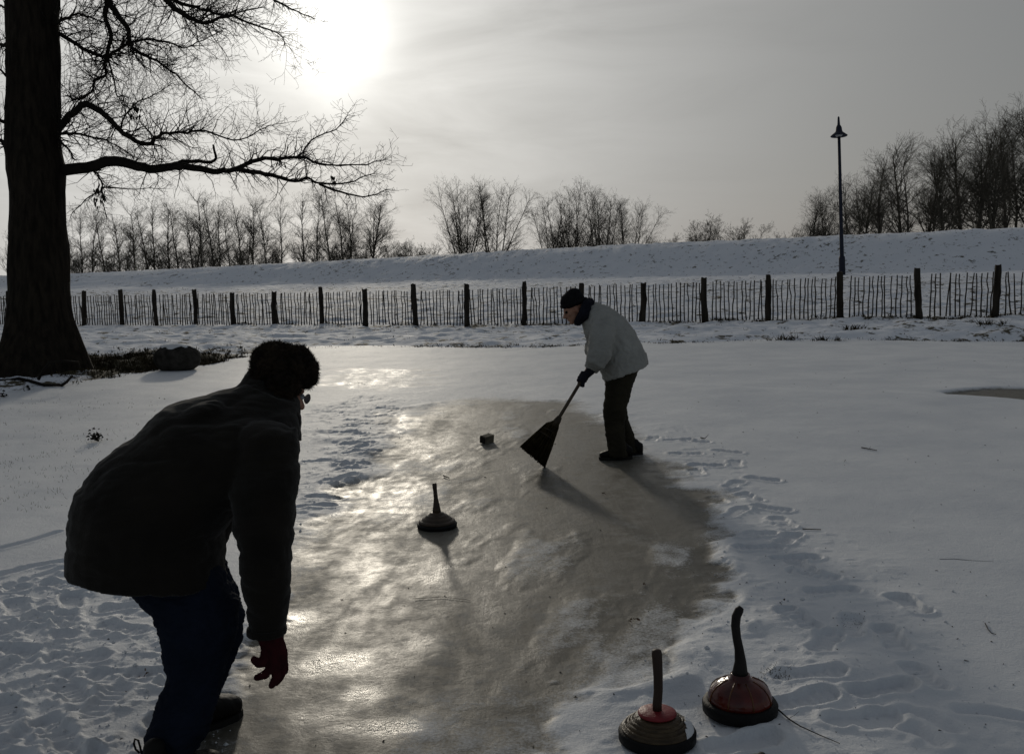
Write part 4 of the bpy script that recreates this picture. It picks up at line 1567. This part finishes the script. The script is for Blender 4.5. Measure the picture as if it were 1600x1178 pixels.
B.ellip(atd(322, 872, 3.79), (.042, .05, .04))
for k in range(4):
    B.chain([atd(322 + 3 * k, 874, 3.76 + .02 * k), atd(331 + 2 * k, 886, 3.75 + .02 * k), atd(334 + 2 * k, 900, 3.77 + .02 * k)], [.0155, .014, .012])
B.chain([atd(315, 878, 3.74), atd(318, 892, 3.71), atd(322, 902, 3.72)], [.017, .015, .013])
B.build("glove", 0.0045, 3, M['glove_red'], man, ORG1, cloth_wrinkle(0.002, 50))
# fur hat: crown, turned-up front and ear flaps
B = Blob()
B.ellip(atd(432, 569, 3.80), (0.100, 0.115, 0.086), Matrix.Rotation(0.15, 3, 'Y'))
B.ellip(atd(462, 572, 3.82), (0.075, 0.105, 0.078), Matrix.Rotation(0.45, 3, 'Y'))
B.ellip(atd(480, 583, 3.85), (0.046, 0.085, 0.060), Matrix.Rotation(0.3, 3, 'Y'))
B.ellip(atd(411, 585, 3.77), (0.052, 0.075, 0.048))
B.ellip(atd(438, 602, 3.71), (0.060, 0.045, 0.058))
B.ellip(atd(458, 604, 3.74), (0.030, 0.040, 0.034))
hat = B.build("fur_hat", 0.006, 3, M['fur'], man, ORG1, cloth_wrinkle(0.020, 22, seed=2.0))
R.seed(8)
ft = TB()
hv = hat.data.vertices
for _ in range(9000):
    v = hv[R.randrange(len(hv))]
    n = v.normal
    d = (n + perp(n) * 0.7 + Vector((0, 0, -0.25))).normalized() * R.uniform(0.008, 0.017)
    sd_ = perp(n) * 0.0011
    ft.tri(v.co - sd_, v.co + sd_, v.co + d)
o = link("fur_hair", ft.mesh("fur_hair", False), M['fur'], hat)
o['kind'] = 'stuff'
# spectacles
gl = TB()
for sg in (-1, 1):
    ring = [hw(0.106 + 0.004 * math.cos(t), sg * 0.033 + 0.024 * math.cos(t), 0.002 + 0.019 * math.sin(t)) - ORG1 for t in [6.2832 * k / 16 for k in range(17)]]
    gl.tube(ring, [0.0016] * 17, 5)
    gl.tube([hw(0.104, sg * 0.057, 0.006) - ORG1, hw(0.05, sg * 0.078, 0.006) - ORG1, hw(-0.01, sg * 0.082, 0.002) - ORG1], [0.0016] * 3, 5)
gl.tube([hw(0.108, -0.010, 0.006) - ORG1, hw(0.112, 0, 0.009) - ORG1, hw(0.108, 0.010, 0.006) - ORG1], [0.0016] * 3, 5)
spec = link("spectacles", gl.mesh("spectacles"), M['metal'], man)
for sg in (-1, 1):
    t_ = TB()
    c = hw(0.1065, sg * 0.033, 0.002) - ORG1
    pts = [hw(0.1055, sg * 0.033 + 0.023 * math.cos(t), 0.002 + 0.018 * math.sin(t)) - ORG1 for t in [6.2832 * k / 20 for k in range(20)]]
    for k in range(20):
        t_.tri(c, pts[k], pts[(k + 1) % 20])
    link("lens", t_.mesh("lens"), M['glass'], spec)

# ------------------------------------------------------------------ the sweeper
D2 = depth(at(958, 717, 0.01))
D2b = depth(at(990, 709, 0.01))
DB = depth(at(850, 731, 0.0))
ORG2 = Vector((at(970, 714, 0).x, at(970, 714, 0).y, 0))
H2 = atd(897, 483, D2 + 0.06)
B = Blob()
Dm = D2 + 0.08
B.chain([atd(974, 574, Dm), atd(958, 535, Dm), atd(940, 503, Dm), atd(918, 488, Dm)], [.105, .11, .11, .06])
B.cap(atd(916, 490, Dm), H2 + Vector((0.02, 0, -0.03)), .058, .055)
hw2 = head_into(B, H2, (-0.93, -0.16, -0.40), (-0.35, 0, 0.9))
shaft_a, shaft_b = atd(934, 552, DB + 0.16), atd(871, 657, DB + 0.01)
sax = (shaft_a - shaft_b).normalized()
hand1 = shaft_b + sax * ((atd(911, 590, DB + .09) - shaft_b).dot(sax))
hand2 = shaft_b + sax * ((atd(926, 566, DB + .13) - shaft_b).dot(sax))
B.chain([atd(944, 510, Dm - .18), atd(934, 556, Dm - .24), hand1 + Vector((.035, 0, .05)), hand1 + Vector((0.02, 0, 0.03))], [.058, .045, .026, .016])
B.chain([atd(938, 505, Dm + .2), atd(926, 548, Dm + .16), hand2 + Vector((.03, .03, .05)), hand2 + Vector((0.02, 0.02, 0.03))], [.058, .045, .026, .016])
B.chain([atd(968, 588, Dm - .09), atd(957, 645, Dm - .10), atd(965, 702, D2)], [.085, .06, .042])
B.chain([atd(975, 588, Dm + .09), atd(966, 645, Dm + .10), atd(985, 698, D2b)], [.085, .06, .042])
man2 = B.build("person", 0.008, 4, M['skin'], None, ORG2, None, True)
tag(man2, "person in light grey jacket and black knit cap, bent over a broom on the ice", "person")
for sg in (-1, 1):
    E = Blob()
    E.ball(hw2(0.080, sg * 0.031, 0.004), 0.0125)
    E.build("eye", 0.003, 1, M['shoe'], man2, ORG2)
# jacket
B = Blob()
B.loft([((944, 592), (1013, 568), Dm, .245), ((937, 578), (1011, 556), Dm, .245), ((930, 560), (1003, 538), Dm, .24), ((922, 540), (990, 515), Dm, .24),
        ((913, 522), (974, 495), Dm, .235), ((910, 508), (952, 479), Dm, .20), ((908, 498), (932, 472), Dm, .13), ((905, 492), (920, 474), Dm, .09)], ex=2.3)
B.loft([((942, 590), (985, 578), Dm, .22), ((946, 600), (958, 592), Dm, .12)], ex=2.2)
B.loft([((926, 500), (964, 512), Dm - 0.23, .10), ((920, 525), (960, 535), Dm - 0.28, .10), ((919, 548), (954, 560), Dm - 0.30, .092), ((915, 562), (944, 575), Dm - 0.31, .082),
        ((914, 573), (932, 584), (DB + .11, DB + .13), .062)], ex=2.1)
B.ellip(atd(944, 507, Dm - .16), (.10, .11, .10))
B.chain([atd(938, 505, Dm + .2), atd(926, 545, Dm + .18), hand2 + Vector((.05, .03, .06))], [.09, .075, .052])
w5, w6 = cloth_wrinkle(0.013, 10, 1, 1, 1.2, 2.0), cloth_wrinkle(0.008, 22, 1, 1, 1.0, 4.0)
jk = B.build("jacket", 0.009, 4, M['jacket'], man2, ORG2, lambda co, n: w5(co, n) + w6(co, n))
B = Blob()
B.chain([atd(917, 476, Dm - .10), atd(912, 492, Dm - .13), atd(903, 503, Dm - .06)], [.045, .05, .035])
B.chain([atd(917, 476, Dm + .10), atd(911, 492, Dm + .12), atd(902, 503, Dm + .02)], [.045, .05, .035])
B.chain([atd(920, 474, Dm - .06), atd(921, 473, Dm + .06)], [.045, .045])
B.build("scarf", 0.007, 3, M['scarf'], man2, ORG2, cloth_wrinkle(0.008, 30))
B = Blob()
f2, l2, u2 = frame_of((-0.93, -0.16, -0.40), (-0.35, 0, 0.9))
rot2 = Matrix((f2, l2, u2)).transposed()
B.ellip(hw2(-0.016, 0, 0.072), (.112, .092, .088), rot2)
B.ellip(hw2(-0.040, 0, 0.110), (.080, .074, .062), rot2)
cap2 = B.build("knit_cap", 0.006, 3, M['beanie'], man2, ORG2, cloth_wrinkle(0.004, 30))
B = Blob()
ringp = [hw2(-0.020 + 0.108 * math.cos(t), 0.088 * math.sin(t), 0.050 + 0.012 * math.cos(t)) for t in [6.2832 * k / 20 for k in range(21)]]
B.chain(ringp, [.019] * 21)
B.build("cuff_band", 0.006, 2, M['beanie'], cap2, ORG2, cloth_wrinkle(0.002, 60))
# trousers
B = Blob()
B.loft([((950, 572), (1002, 566), Dm - .07, .13), ((946, 596), (990, 592), Dm - .08, .125), ((945, 620), (984, 620), Dm - .09, .11), ((942, 641), (978, 640), Dm - .10, .10),
        ((944, 662), (976, 662), D2, .09), ((947, 684), (977, 684), D2, .088), ((950, 703), (979, 704), D2, .085), ((951, 713), (981, 713), D2, .082)], ex=2.2)
B.loft([((955, 572), (1003, 566), Dm + .08, .13), ((952, 600), (990, 598), Dm + .09, .12), ((952, 638), (979, 636), Dm + .10, .10), ((960, 660), (982, 656), D2b, .09),
        ((968, 684), (991, 680), D2b, .085), ((976, 706), (997, 706), D2b, .08)], ex=2.2)
w7 = cloth_wrinkle(0.010, 13, 1, 1, 1.6, 6.0)
B.build("trousers", 0.008, 4, M['trousers'], man2, ORG2, w7)
shoe(man2, at(936, 718, 0.004), (-1.0, -0.10), 0.29, ORG2, 0.003)
shoe(man2, at(953, 711, 0.004), (-1.0, 0.05), 0.29, ORG2, 0.003)
for hc, side in ((hand1, Vector((0.5, -0.6, 0.5))), (hand2, Vector((0.5, 0.7, 0.4)))):
    B = Blob()
    fist(B, hc, -sax if hc is hand1 else sax, side, 1.12)
    wr = hc + side.normalized() * 0.03 + Vector((.045, 0.0, .045))
    B.cap(hc + side.normalized() * 0.026, wr, 0.031, 0.040)
    B.build("glove", 0.005, 2, M['glove_dark'], man2, ORG2, cloth_wrinkle(0.002, 60))

# ------------------------------------------------------------------ broom
bo = at(850, 731, 0)
broom = thing("broom", (bo.x, bo.y, 0), "wide dark birch broom held by the sweeping person, its corner on the ice", "broom")
bo = Vector(broom.location)
t1 = TB()
t1.tube([shaft_a - bo, (shaft_a * 0.5 + shaft_b * 0.5) - bo, shaft_b - sax * 0.10 - bo], [.0135, .0145, .015], 10)
link("shaft", t1.mesh("shaft"), M['shaft'], broom)
t1 = TB()
t1.tube([shaft_b + sax * 0.035 - bo, shaft_b + sax * 0.0 - bo, shaft_b - sax * 0.03 - bo, shaft_b - sax * 0.06 - bo], [.022, .030, .032, .036], 12)
link("binding", t1.mesh("binding"), M['cord'], broom)
e_l, e_r = atd(813, 697, DB + .03), atd(852, 730, DB)          # the cut edge of the broom
s_l, s_r = atd(853, 662, DB + .02), atd(872, 670, DB + .01)    # its shoulders
thick = sax.cross((e_r - e_l).normalized()).normalized()
body, br = TB(), TB()
R.seed(77)
for k in range(520):
    f = R.random()
    g = R.gauss(0, 0.4)
    g = max(-1, min(1, g))
    p0 = shaft_b - sax * R.uniform(-0.005, 0.03) + (s_r - s_l) * (f - 0.5) * 0.25 + thick * g * 0.022
    p1 = s_l.lerp(s_r, f) + thick * g * 0.05 + sax * 0.005 * math.sin(f * math.pi)
    p2 = e_l.lerp(e_r, f) + thick * g * 0.035
    p2 = p2 + (p2 - p1).normalized() * R.gauss(0, 0.005)
    if p2.z < 0.004:
        p2.z = 0.004
    mid = p1.lerp(p2, 0.5) + thick * R.gauss(0, 0.004) + (e_r - e_l) * R.gauss(0, 0.006)
    br.tube([p0 - bo, p1 - bo, mid - bo, p2 - bo], [.0045, .006, .0055, .0035], 3)
o = link("bristles", br.mesh("bristles"), M['straw'], broom)
o['kind'] = 'stuff'
for k, f in enumerate((0.16, 0.32)):
    t1 = TB()
    a0 = s_l.lerp(e_l, f)
    b0 = s_r.lerp(e_r, f)
    loop_ = []
    for q in range(17):
        t = 6.2832 * q / 16
        loop_.append((a0 + b0) / 2 + (b0 - a0) * 0.51 * math.cos(t) + thick * 0.05 * math.sin(t) - bo)
    t1.tube(loop_, [.005] * 17, 5)
    link("stitching", t1.mesh("stitching"), M['cord'], broom)

# ------------------------------------------------------------------ ice stocks
def ground_pt(px, py):
    p = at(px, py, 0.01)
    return Vector((p.x, p.y, pond_at(p.x, p.y)))


def curved(prof_pts, radii, parent, name, material, sides=14):
    t1 = TB()
    t1.tube(prof_pts, radii, sides)
    return link(name, t1.mesh(name), material, parent)


# 1: dark stepped stock lying out on the lane
c = ground_pt(683, 821)
st = thing("ice_stock", c, "dark brown ice stock with stepped base standing alone on the swept ice", "ice stock", "ice stocks")
lathe_obj("running_plate", [(0, 0), (.122, 0), (.130, .006), (.131, .024), (.126, .030), (.112, .031)], M['rubber'], st, 40)
lathe_obj("body", [(.118, .028), (.121, .034), (.119, .044), (.106, .050), (.098, .052), (.097, .058), (.088, .066), (.076, .070), (.074, .076), (.062, .084),
                   (.050, .088), (.046, .094), (.034, .100), (0, .102)], M['wood_dark'], st, 40)
curved([Vector((0, 0, .095)), Vector((.0, 0, .115)), Vector((-.001, 0, .145)), Vector((-.003, 0, .19)), Vector((-.006, 0, .235)), Vector((-.008, 0, .265)), Vector((-.009, 0, .285)),
        Vector((-.009, 0, .293))], [.028, .027, .021, .0145, .013, .0145, .0155, .009], st, "handle", M['wood_dark'])
# 2: stock with the red disc
c = ground_pt(1027, 1160)
st = thing("ice_stock", c, "worn wooden ice stock with a red disc under its brown handle", "ice stock", "ice stocks")
lathe_obj("running_plate", [(0, 0), (.126, 0), (.136, .008), (.137, .034), (.131, .044), (.118, .045)], M['rubber'], st, 48)
lathe_obj("body", [(.124, .042), (.127, .047), (.124, .052), (.119, .052), (.117, .060), (.110, .062), (.109, .056), (.107, .063), (.103, .070), (.098, .072), (.097, .066), (.095, .073),
                   (.091, .080), (.086, .081), (.085, .076), (.083, .083), (.078, .089), (.072, .092), (0, .098)], M['wood_tan'], st, 48)
lathe_obj("disc", [(0, .096), (.064, .096), (.068, .099), (.067, .105), (.060, .109), (.020, .112), (0, .112)], M['red_paint'], st, 40)
curved([Vector((0, 0, .10)), Vector((0, 0, .13)), Vector((.004, 0, .18)), Vector((.004, 0, .23)), Vector((.002, 0, .28)), Vector((.0, 0, .315)), Vector((-.001, 0, .328)),
        Vector((-.001, 0, .333))], [.0165, .0165, .0160, .0165, .0175, .0185, .0165, .008], st, "handle", M['handle'])
cap_s = TB()
grid_c = []
for k in range(19):            # a crust of snow on one side of the base
    t = -0.80 + k * 0.075
    wid = math.sin(math.pi * k / 18) ** 0.6 * (0.75 + 0.5 * mnoise.noise(Vector((k * 0.6, 2.0, 0))))
    row_ = []
    for j in range(7):
        u = j / 6.0
        r = .128 - 0.040 * wid * u
        zt = .050 + (.128 - r) * 0.95 + 0.0055 * math.sin(math.pi * min(1, u * 1.1)) * wid + 0.0025 * mnoise.noise(Vector((k * 0.9, j * 0.9, 5)))
        row_.append(Vector((r * math.cos(t), r * math.sin(t), zt if 0 < j < 6 and 0 < k < 18 else zt - 0.004)))
    grid_c.append(row_)
for r0_, r1_ in zip(grid_c[:-1], grid_c[1:]):
    for j in range(6):
        cap_s.tri(r0_[j], r1_[j], r1_[j + 1])
        cap_s.tri(r0_[j], r1_[j + 1], r0_[j + 1])
link("snow_crust", cap_s.mesh("snow_crust"), M['snow'], st)
# 3: gourd shaped stock with the crooked black handle
c = ground_pt(1156, 1118)
st = thing("ice_stock", c, "lacquered red ice stock with a tall crooked black handle", "ice stock", "ice stocks")
lathe_obj("running_plate", [(0, 0), (.124, 0), (.137, .010), (.139, .038), (.133, .048), (.118, .050)], M['rubber'], st, 48)
lathe_obj("body", [(.112, .044), (.118, .054), (.116, .072), (.107, .092), (.091, .110), (.070, .123), (.049, .132), (.037, .138), (.036, .150), (0, .152)], M['red_wood'], st, 48)
for k in range(8):
    t = 6.2832 * k / 8 + 0.2
    curved([Vector((r * math.cos(t), r * math.sin(t), z_)) for r, z_ in ((.1185, .054), (.1165, .072), (.1075, .092), (.0915, .110), (.0705, .123), (.0495, .132))],
           [.003] * 6, st, "painted_rib", M['rib'], 5)
curved([Vector((0, 0, .148)), Vector((0, 0, .165)), Vector((.001, 0, .20)), Vector((-.004, 0, .245)), Vector((-.013, 0, .29)), Vector((-.018, 0, .335)), Vector((-.015, 0, .37)),
        Vector((-.004, 0, .395)), Vector((.004, 0, .405))], [.030, .027, .021, .0170, .0160, .0165, .0170, .0165, .010], st, "handle", M['black_handle'])
# 4: only the top of its handle reaches into the picture
pt = atd(1190, 1176, 3.16)
c = Vector((pt.x + 0.006, pt.y, pond_at(pt.x, pt.y)))
st = thing("ice_stock", c, "ice stock of which only the dark handle tip shows at the bottom edge", "ice stock", "ice stocks")
hz = pt.z - c.z
lathe_obj("running_plate", [(0, 0), (.124, 0), (.134, .008), (.135, .030), (.129, .038), (.116, .039)], M['rubber'], st, 40)
lathe_obj("body", [(.118, .036), (.121, .044), (.108, .058), (.090, .066), (.072, .082), (.050, .092), (.032, .098), (0, .10)], M['wood_dark'], st, 40)
curved([Vector((0, 0, .09)), Vector((0, 0, hz * .5)), Vector((-.004, 0, hz * .8)), Vector((-.006, 0, hz - .012)), Vector((-.006, 0, hz))], [.024, .015, .016, .018, .010], st, "handle",
       M['black_handle'])

# ------------------------------------------------------------------ target block, boulder, plants, sticks and leaves
def chunk(name, size, loc, rot, material, parent=None, jit=0.004, bev=0.006):
    bm = bmesh.new()
    bmesh.ops.create_cube(bm, size=1.0, matrix=Matrix.Diagonal((*size, 1)))
    bmesh.ops.bevel(bm, geom=bm.edges[:], offset=bev, segments=2, affect='EDGES', profile=0.6)
    for v in bm.verts:
        v.co += Vector((R.gauss(0, jit), R.gauss(0, jit), R.gauss(0, jit))) * 0.4
    me = bpy.data.meshes.new(name)
    bm.to_mesh(me)
    bm.free()
    o = link(name, me, material, parent, loc)
    o.rotation_euler = rot
    return o


R.seed(5)
c = ground_pt(761, 691)
blk = chunk("wooden_block", (.125, .075, .072), c + Vector((0, 0, .040)), (0.18, -0.08, 0.85), M['block'])
tag(blk, "small split wooden target block lying on the ice left of the broom", "wooden block")
chunk("end_face", (.006, .066, .062), Vector((-.0635, 0, 0)), (0, 0, 0), M['endgrain'], blk, 0.002, 0.002)

bc = at(278, 577, 0.02)
bm = bmesh.new()
bmesh.ops.create_icosphere(bm, subdivisions=5, radius=1.0)
for v in bm.verts:
    d = v.co.normalized()
    s = 1 + 0.05 * mnoise.noise(d * 1.6 + Vector((3, 1, 2))) + 0.018 * mnoise.noise(d * 5) + 0.012 * mnoise.noise(d * 14)
    p = Vector((math.copysign(abs(d.x) ** 0.92, d.x) * 0.385, math.copysign(abs(d.y) ** 0.95, d.y) * 0.30, math.copysign(abs(d.z) ** 0.9, d.z) * 0.255)) * s
    v.co = p + Vector((0, 0, 0.205))
me = bpy.data.meshes.new("boulder")
bm.to_mesh(me)
snowcap = bm.copy()
bm.free()
for p in me.polygons:
    p.use_smooth = True
bould = link("boulder", me, M['rock'], None, (bc.x, bc.y, 0.0))
tag(bould, "rounded dark boulder dusted with snow at the edge of the pond", "boulder")
dead = [f for f in snowcap.faces if not (f.calc_center_median().z > 0.395 + 0.045 * mnoise.noise(f.calc_center_median() * 9) and f.normal.z > 0.55)]
bmesh.ops.delete(snowcap, geom=dead, context='FACES')
for v in snowcap.verts:
    v.co += Vector((0, 0, 0.010)) + v.normal * 0.004
me = bpy.data.meshes.new("snow_cap")
snowcap.to_mesh(me)
snowcap.free()
for p in me.polygons:
    p.use_smooth = True
link("snow_cap", me, M['snow'], bould)


def stick(pts, r0, r1, label, name="fallen_stick", cat="stick", group="sticks on the snow", zoff=0.004, side_twigs=0, lift=None, sides=6):
    P = []
    for i, (px, py) in enumerate(pts):
        g = at(px, py, 0.01)
        zz = max(pond_at(g.x, g.y), land_at(g.x, g.y)) + r0 * 0.8 + zoff
        if lift:
            q = atd(px, py, lift[i][1]) if lift[i] else None
            if q is not None:
                P.append(q)
                continue
        P.append(Vector((g.x, g.y, zz)))
    o0 = P[0].copy()
    o0.z = 0
    t1 = TB()
    n = len(P)
    t1.tube([p - o0 for p in P], [r0 + (r1 - r0) * i / (n - 1) for i in range(n)], sides)
    for _ in range(side_twigs):
        i = R.randint(1, n - 1)
        d = (P[i] - P[i - 1]).normalized()
        nd = (d * 0.7 + perp(d) * 0.7 + Vector((0, 0, 0.2))).normalized()
        t1.tube([P[i] - o0, P[i] - o0 + nd * 0.03, P[i] - o0 + nd * 0.055 + Vector((0, 0, 0.004))], [r1 * 0.8, r1 * 0.6, r1 * 0.4], 4)
    o = link(name, t1.mesh(name), M['twig'], None, o0)
    return tag(o, label, cat, group)


stick([(1468, 877), (1490, 876), (1520, 879), (1552, 881)], .0022, .0012, "long thin straight stick on clean snow at right", zoff=-0.002)
stick([(1215, 1119), (1232, 1136), (1250, 1146), (1280, 1157), (1312, 1170)], .0032, .0012, "dark bent twig running from the red ice stock to the right", side_twigs=1)
stick([(1254, 830), (1268, 831), (1283, 831)], .0032, .0025, "short dark stick beside the footprints right of the lane")
stick([(1346, 702), (1358, 704), (1370, 706)], .005, .003, "small forked twig far out on the right hand snow", side_twigs=1)
stick([(1539, 978), (1544, 988), (1549, 994), (1556, 996)], .0025, .0015, "thin hooked straw at the right edge of the snow")
stick([(648, 934), (690, 931), (735, 936)], .0012, .0008, "very thin straight twig lying across the middle of the ice lane")
stick([(1095, 686), (1101, 688)], .006, .004, "tiny twig beside the far footprints", side_twigs=1)
stick([(693, 743), (702, 747)], .006, .004, "small brown twig on the ice behind the lone ice stock")
# the fallen branches at the foot of the big tree
bD = depth(at(60, 603, 0.02))
stick([(-20, 606), (10, 604), (30, 605), (47, 604), (70, 606), (96, 606)], .030, .020, "thick fallen branch lying on the ice before the big tree's foot", "fallen_branch",
      "branch", "fallen branches", 0.0, 2)
stick([(96, 606), (104, 597), (112, 588)], .024, .018, "short broken branch stub angled up beside the tree foot", "fallen_branch", "branch", "fallen branches", 0.0, 0,
      [None, ('d', bD - .05), ('d', bD + .05)])
stick([(60, 593), (68, 578), (78, 566), (100, 564), (122, 566), (124, 574)], .022, .014, "arched grey branch leaning against the foot of the big tree", "fallen_branch", "branch",
      "fallen branches", 0.0, 0, [('d', bD - .1), ('d', bD - .15), ('d', bD - .2), ('d', bD - .2), ('d', bD - .15), ('d', bD - .1)])
stick([(43, 603), (45, 609), (46, 611)], .020, .016, "short dark peg standing in front of the fallen branch", "fallen_branch", "branch", "fallen branches", 0.0, 0,
      [('d', bD - .3), ('d', bD - .35), None])


def leafy_clump(px, py, w_px, h_px, nleaf, label, material, name="leaf_clump", flat=False):
    g = ground_pt(px, py)
    D = depth(g)
    wm, hm = w_px * D / FPX, h_px * D / FPX
    t1 = TB()
    for _ in range(nleaf):
        if flat:
            p = Vector((R.gauss(0, wm * 0.25), R.gauss(0, wm * 0.22), R.uniform(0.002, hm)))
        else:
            a = R.uniform(0, 6.28)
            p = Vector((R.gauss(0, wm * 0.20), R.gauss(0, wm * 0.15), abs(R.gauss(0, hm * 0.38))))
        L = R.uniform(0.4, 1.0) * max(0.02, wm * 0.28)
        u = perp(Vector((R.gauss(0, 0.3), R.gauss(0, 0.3), 1)).normalized())
        n = (Vector((0, 0, 1)) + perp(u) * 0.8).normalized()
        s = u.cross(n).normalized() * L * 0.38
        curl = n * L * R.uniform(0.05, 0.4)
        pts = [p - u * L * .5, p - u * L * .1 + s + curl, p + u * L * .25 + s * .8 + curl, p + u * L * .5, p + u * L * .25 - s * .8 + curl, p - u * L * .1 - s + curl]
        for k in range(1, 5):
            t1.tri(pts[0], pts[k], pts[k + 1])
        if R.random() < 0.4:
            t1.tube([p - u * L * .5, p - u * L * .9 + Vector((0, 0, -.01))], [.002, .0015], 3)
    minz = min(v[2] for v in t1.v)
    t1.v = [(v[0], v[1], v[2] - min(0, minz)) for v in t1.v]
    o = link(name, t1.mesh(name, False), material, None, g)
    return o


tag(leafy_clump(149, 692, 30, 20, 46, "", M['darkleaf'], "leaf_tuft"), "dark leafy tuft sticking out of the snow left of the bending person", "plant")
tag(leafy_clump(5, 622, 22, 16, 26, "", M['darkleaf'], "leaf_tuft"), "dark leafy tuft at the left edge below the fallen branch", "plant")
tag(leafy_clump(218, 1057, 34, 9, 4, "", M['leaf'], "dry_leaf", True), "curled reddish dry leaf on trampled snow left of the jeans", "leaf", "dry leaves")
tag(leafy_clump(1003, 912, 16, 14, 2, "", M['leaf'], "dry_leaf", True), "dry leaf standing on edge on the right side of the lane", "leaf", "dry leaves")
tag(leafy_clump(992, 968, 30, 8, 4, "", M['leaf'], "dry_leaf", True), "flat reddish leaf on the ice above the red disc ice stock", "leaf", "dry leaves")
tag(leafy_clump(944, 772, 14, 6, 3, "", M['leaf'], "dry_leaf", True), "small brown leaf on the ice in front of the sweeper's shoes", "leaf", "dry leaves")
tag(leafy_clump(257, 628, 12, 5, 3, "", M['darkleaf'], "dry_leaf", True), "small dark leaf on snow just above the bending person's back", "leaf", "dry leaves")
tag(leafy_clump(1319, 724, 10, 4, 3, "", M['darkleaf'], "dry_leaf", True), "small dark leaf on open snow right of the sweeper", "leaf", "dry leaves")
tag(leafy_clump(1221, 955, 12, 6, 3, "", M['darkleaf'], "dry_leaf", True), "small dark leaf beside the crooked handle of the red ice stock", "leaf", "dry leaves")

# thin grass pricking through the snow by the red stock
tb = TB()
for (px, py, n, sp, h_) in ((1212, 1056, 150, 0.035, 0.010), (1330, 972, 70, 0.04, 0.007), (560, 600, 40, 0.1, 0.02)):
    g = ground_pt(px, py)
    for _ in range(n):
        b = g + Vector((R.gauss(0, sp), R.gauss(0, sp), 0))
        b.z = pond_at(b.x, b.y) - 0.002
        s = Vector((0.0014, 0, 0))
        tb.tri(b - s, b + s, b + Vector((R.gauss(0, .006), R.gauss(0, .006), h_ * R.uniform(.4, 1.2))))
for _ in range(420):
    g = ground_pt(R.uniform(-20, 330), R.uniform(625, 800))
    for _ in range(R.randint(1, 3)):
        b = g + Vector((R.gauss(0, .03), R.gauss(0, .03), -0.002))
        s = Vector((0.0016, 0, 0))
        tb.tri(b - s, b + s, b + Vector((R.gauss(0, .01), R.gauss(0, .01), R.uniform(.008, .035))))
gp = link("sparse_grass", tb.mesh("sparse_grass", False), M['grass'])
tag(gp, "thin dry grass tips pricking through the pond snow", "grass", kind='stuff')
# crumbs of bark and seed scattered over the snow
tb = TB()
R.seed(123)
for k in range(300):
    if k < 170:
        px, py = R.uniform(1080, 1640), 560 + 600 * R.random() ** 1.3
    elif k < 230:
        px, py = R.uniform(-20, 420), R.uniform(600, 1170)
    else:
        px, py = R.uniform(420, 1100), R.uniform(620, 1170)
    g = ground_pt(px, py)
    L = R.uniform(0.0025, 0.007) * (1.0 if R.random() < 0.85 else 1.9) * (1 if g.y < 6 else g.y / 6)
    u = Vector((R.gauss(0, 1), R.gauss(0, 1), 0)).normalized() * L
    w = Vector((-u.y, u.x, 0)) * R.uniform(0.2, 0.6)
    zt = Vector((0, 0, R.uniform(0.002, 0.005)))
    g = g + Vector((0, 0, 0.001))
    tb.tri(g - u - w, g + u - w, g + zt)
    tb.tri(g + u - w, g + u * .6 + w, g + zt)
    tb.tri(g + u * .6 + w, g - u - w, g + zt)
cr_ = link("bark_crumbs", tb.mesh("bark_crumbs", False), M['darkleaf'])
tag(cr_, "tiny dark crumbs of bark and seeds scattered over snow and ice", "debris", kind='stuff')

# crumbs and lumps of kicked-up snow in the trampled places
tb = TB()
R.seed(321)
zones = [(TRAMPLED, -20, 360, 890, 1200, 700), (RIGHT_STRIP, 1000, 1560, 660, 1190, 260), (LEFT_STRIP, 460, 650, 620, 850, 150)]
for poly, x0, x1, y0, y1, n in zones:
    done = 0
    pts = [g2(R.uniform(x0, x1), R.uniform(y0, y1)) for _ in range(n * 3)]
    arr = np.array(pts)
    sdv = poly_sd(arr[:, 0], arr[:, 1], poly)
    for (x, y), sv_ in zip(pts, sdv):
        if sv_ > 0.05 or done >= n:
            continue
        done += 1
        r = R.uniform(0.002, 0.006) if R.random() < 0.92 else R.uniform(0.006, 0.012)
        c = Vector((x, y, pond_at(x, y) + r * 0.35))
        ax_ = [Vector((R.uniform(.6, 1.3) * r, R.gauss(0, .2) * r, 0)), Vector((R.gauss(0, .2) * r, R.uniform(.6, 1.3) * r, 0)), Vector((0, 0, R.uniform(.5, 1.0) * r))]
        o6 = [c + ax_[0], c + ax_[1], c - ax_[0], c - ax_[1]]
        for k in range(4):
            tb.tri(o6[k], o6[(k + 1) % 4], c + ax_[2])
            tb.tri(o6[(k + 1) % 4], o6[k], c - ax_[2])
sc_ = link("snow_crumbs", tb.mesh("snow_crumbs", False), M['snow'])
tag(sc_, "crumbs of kicked up snow strewn over the trampled places", "snow", kind='stuff')
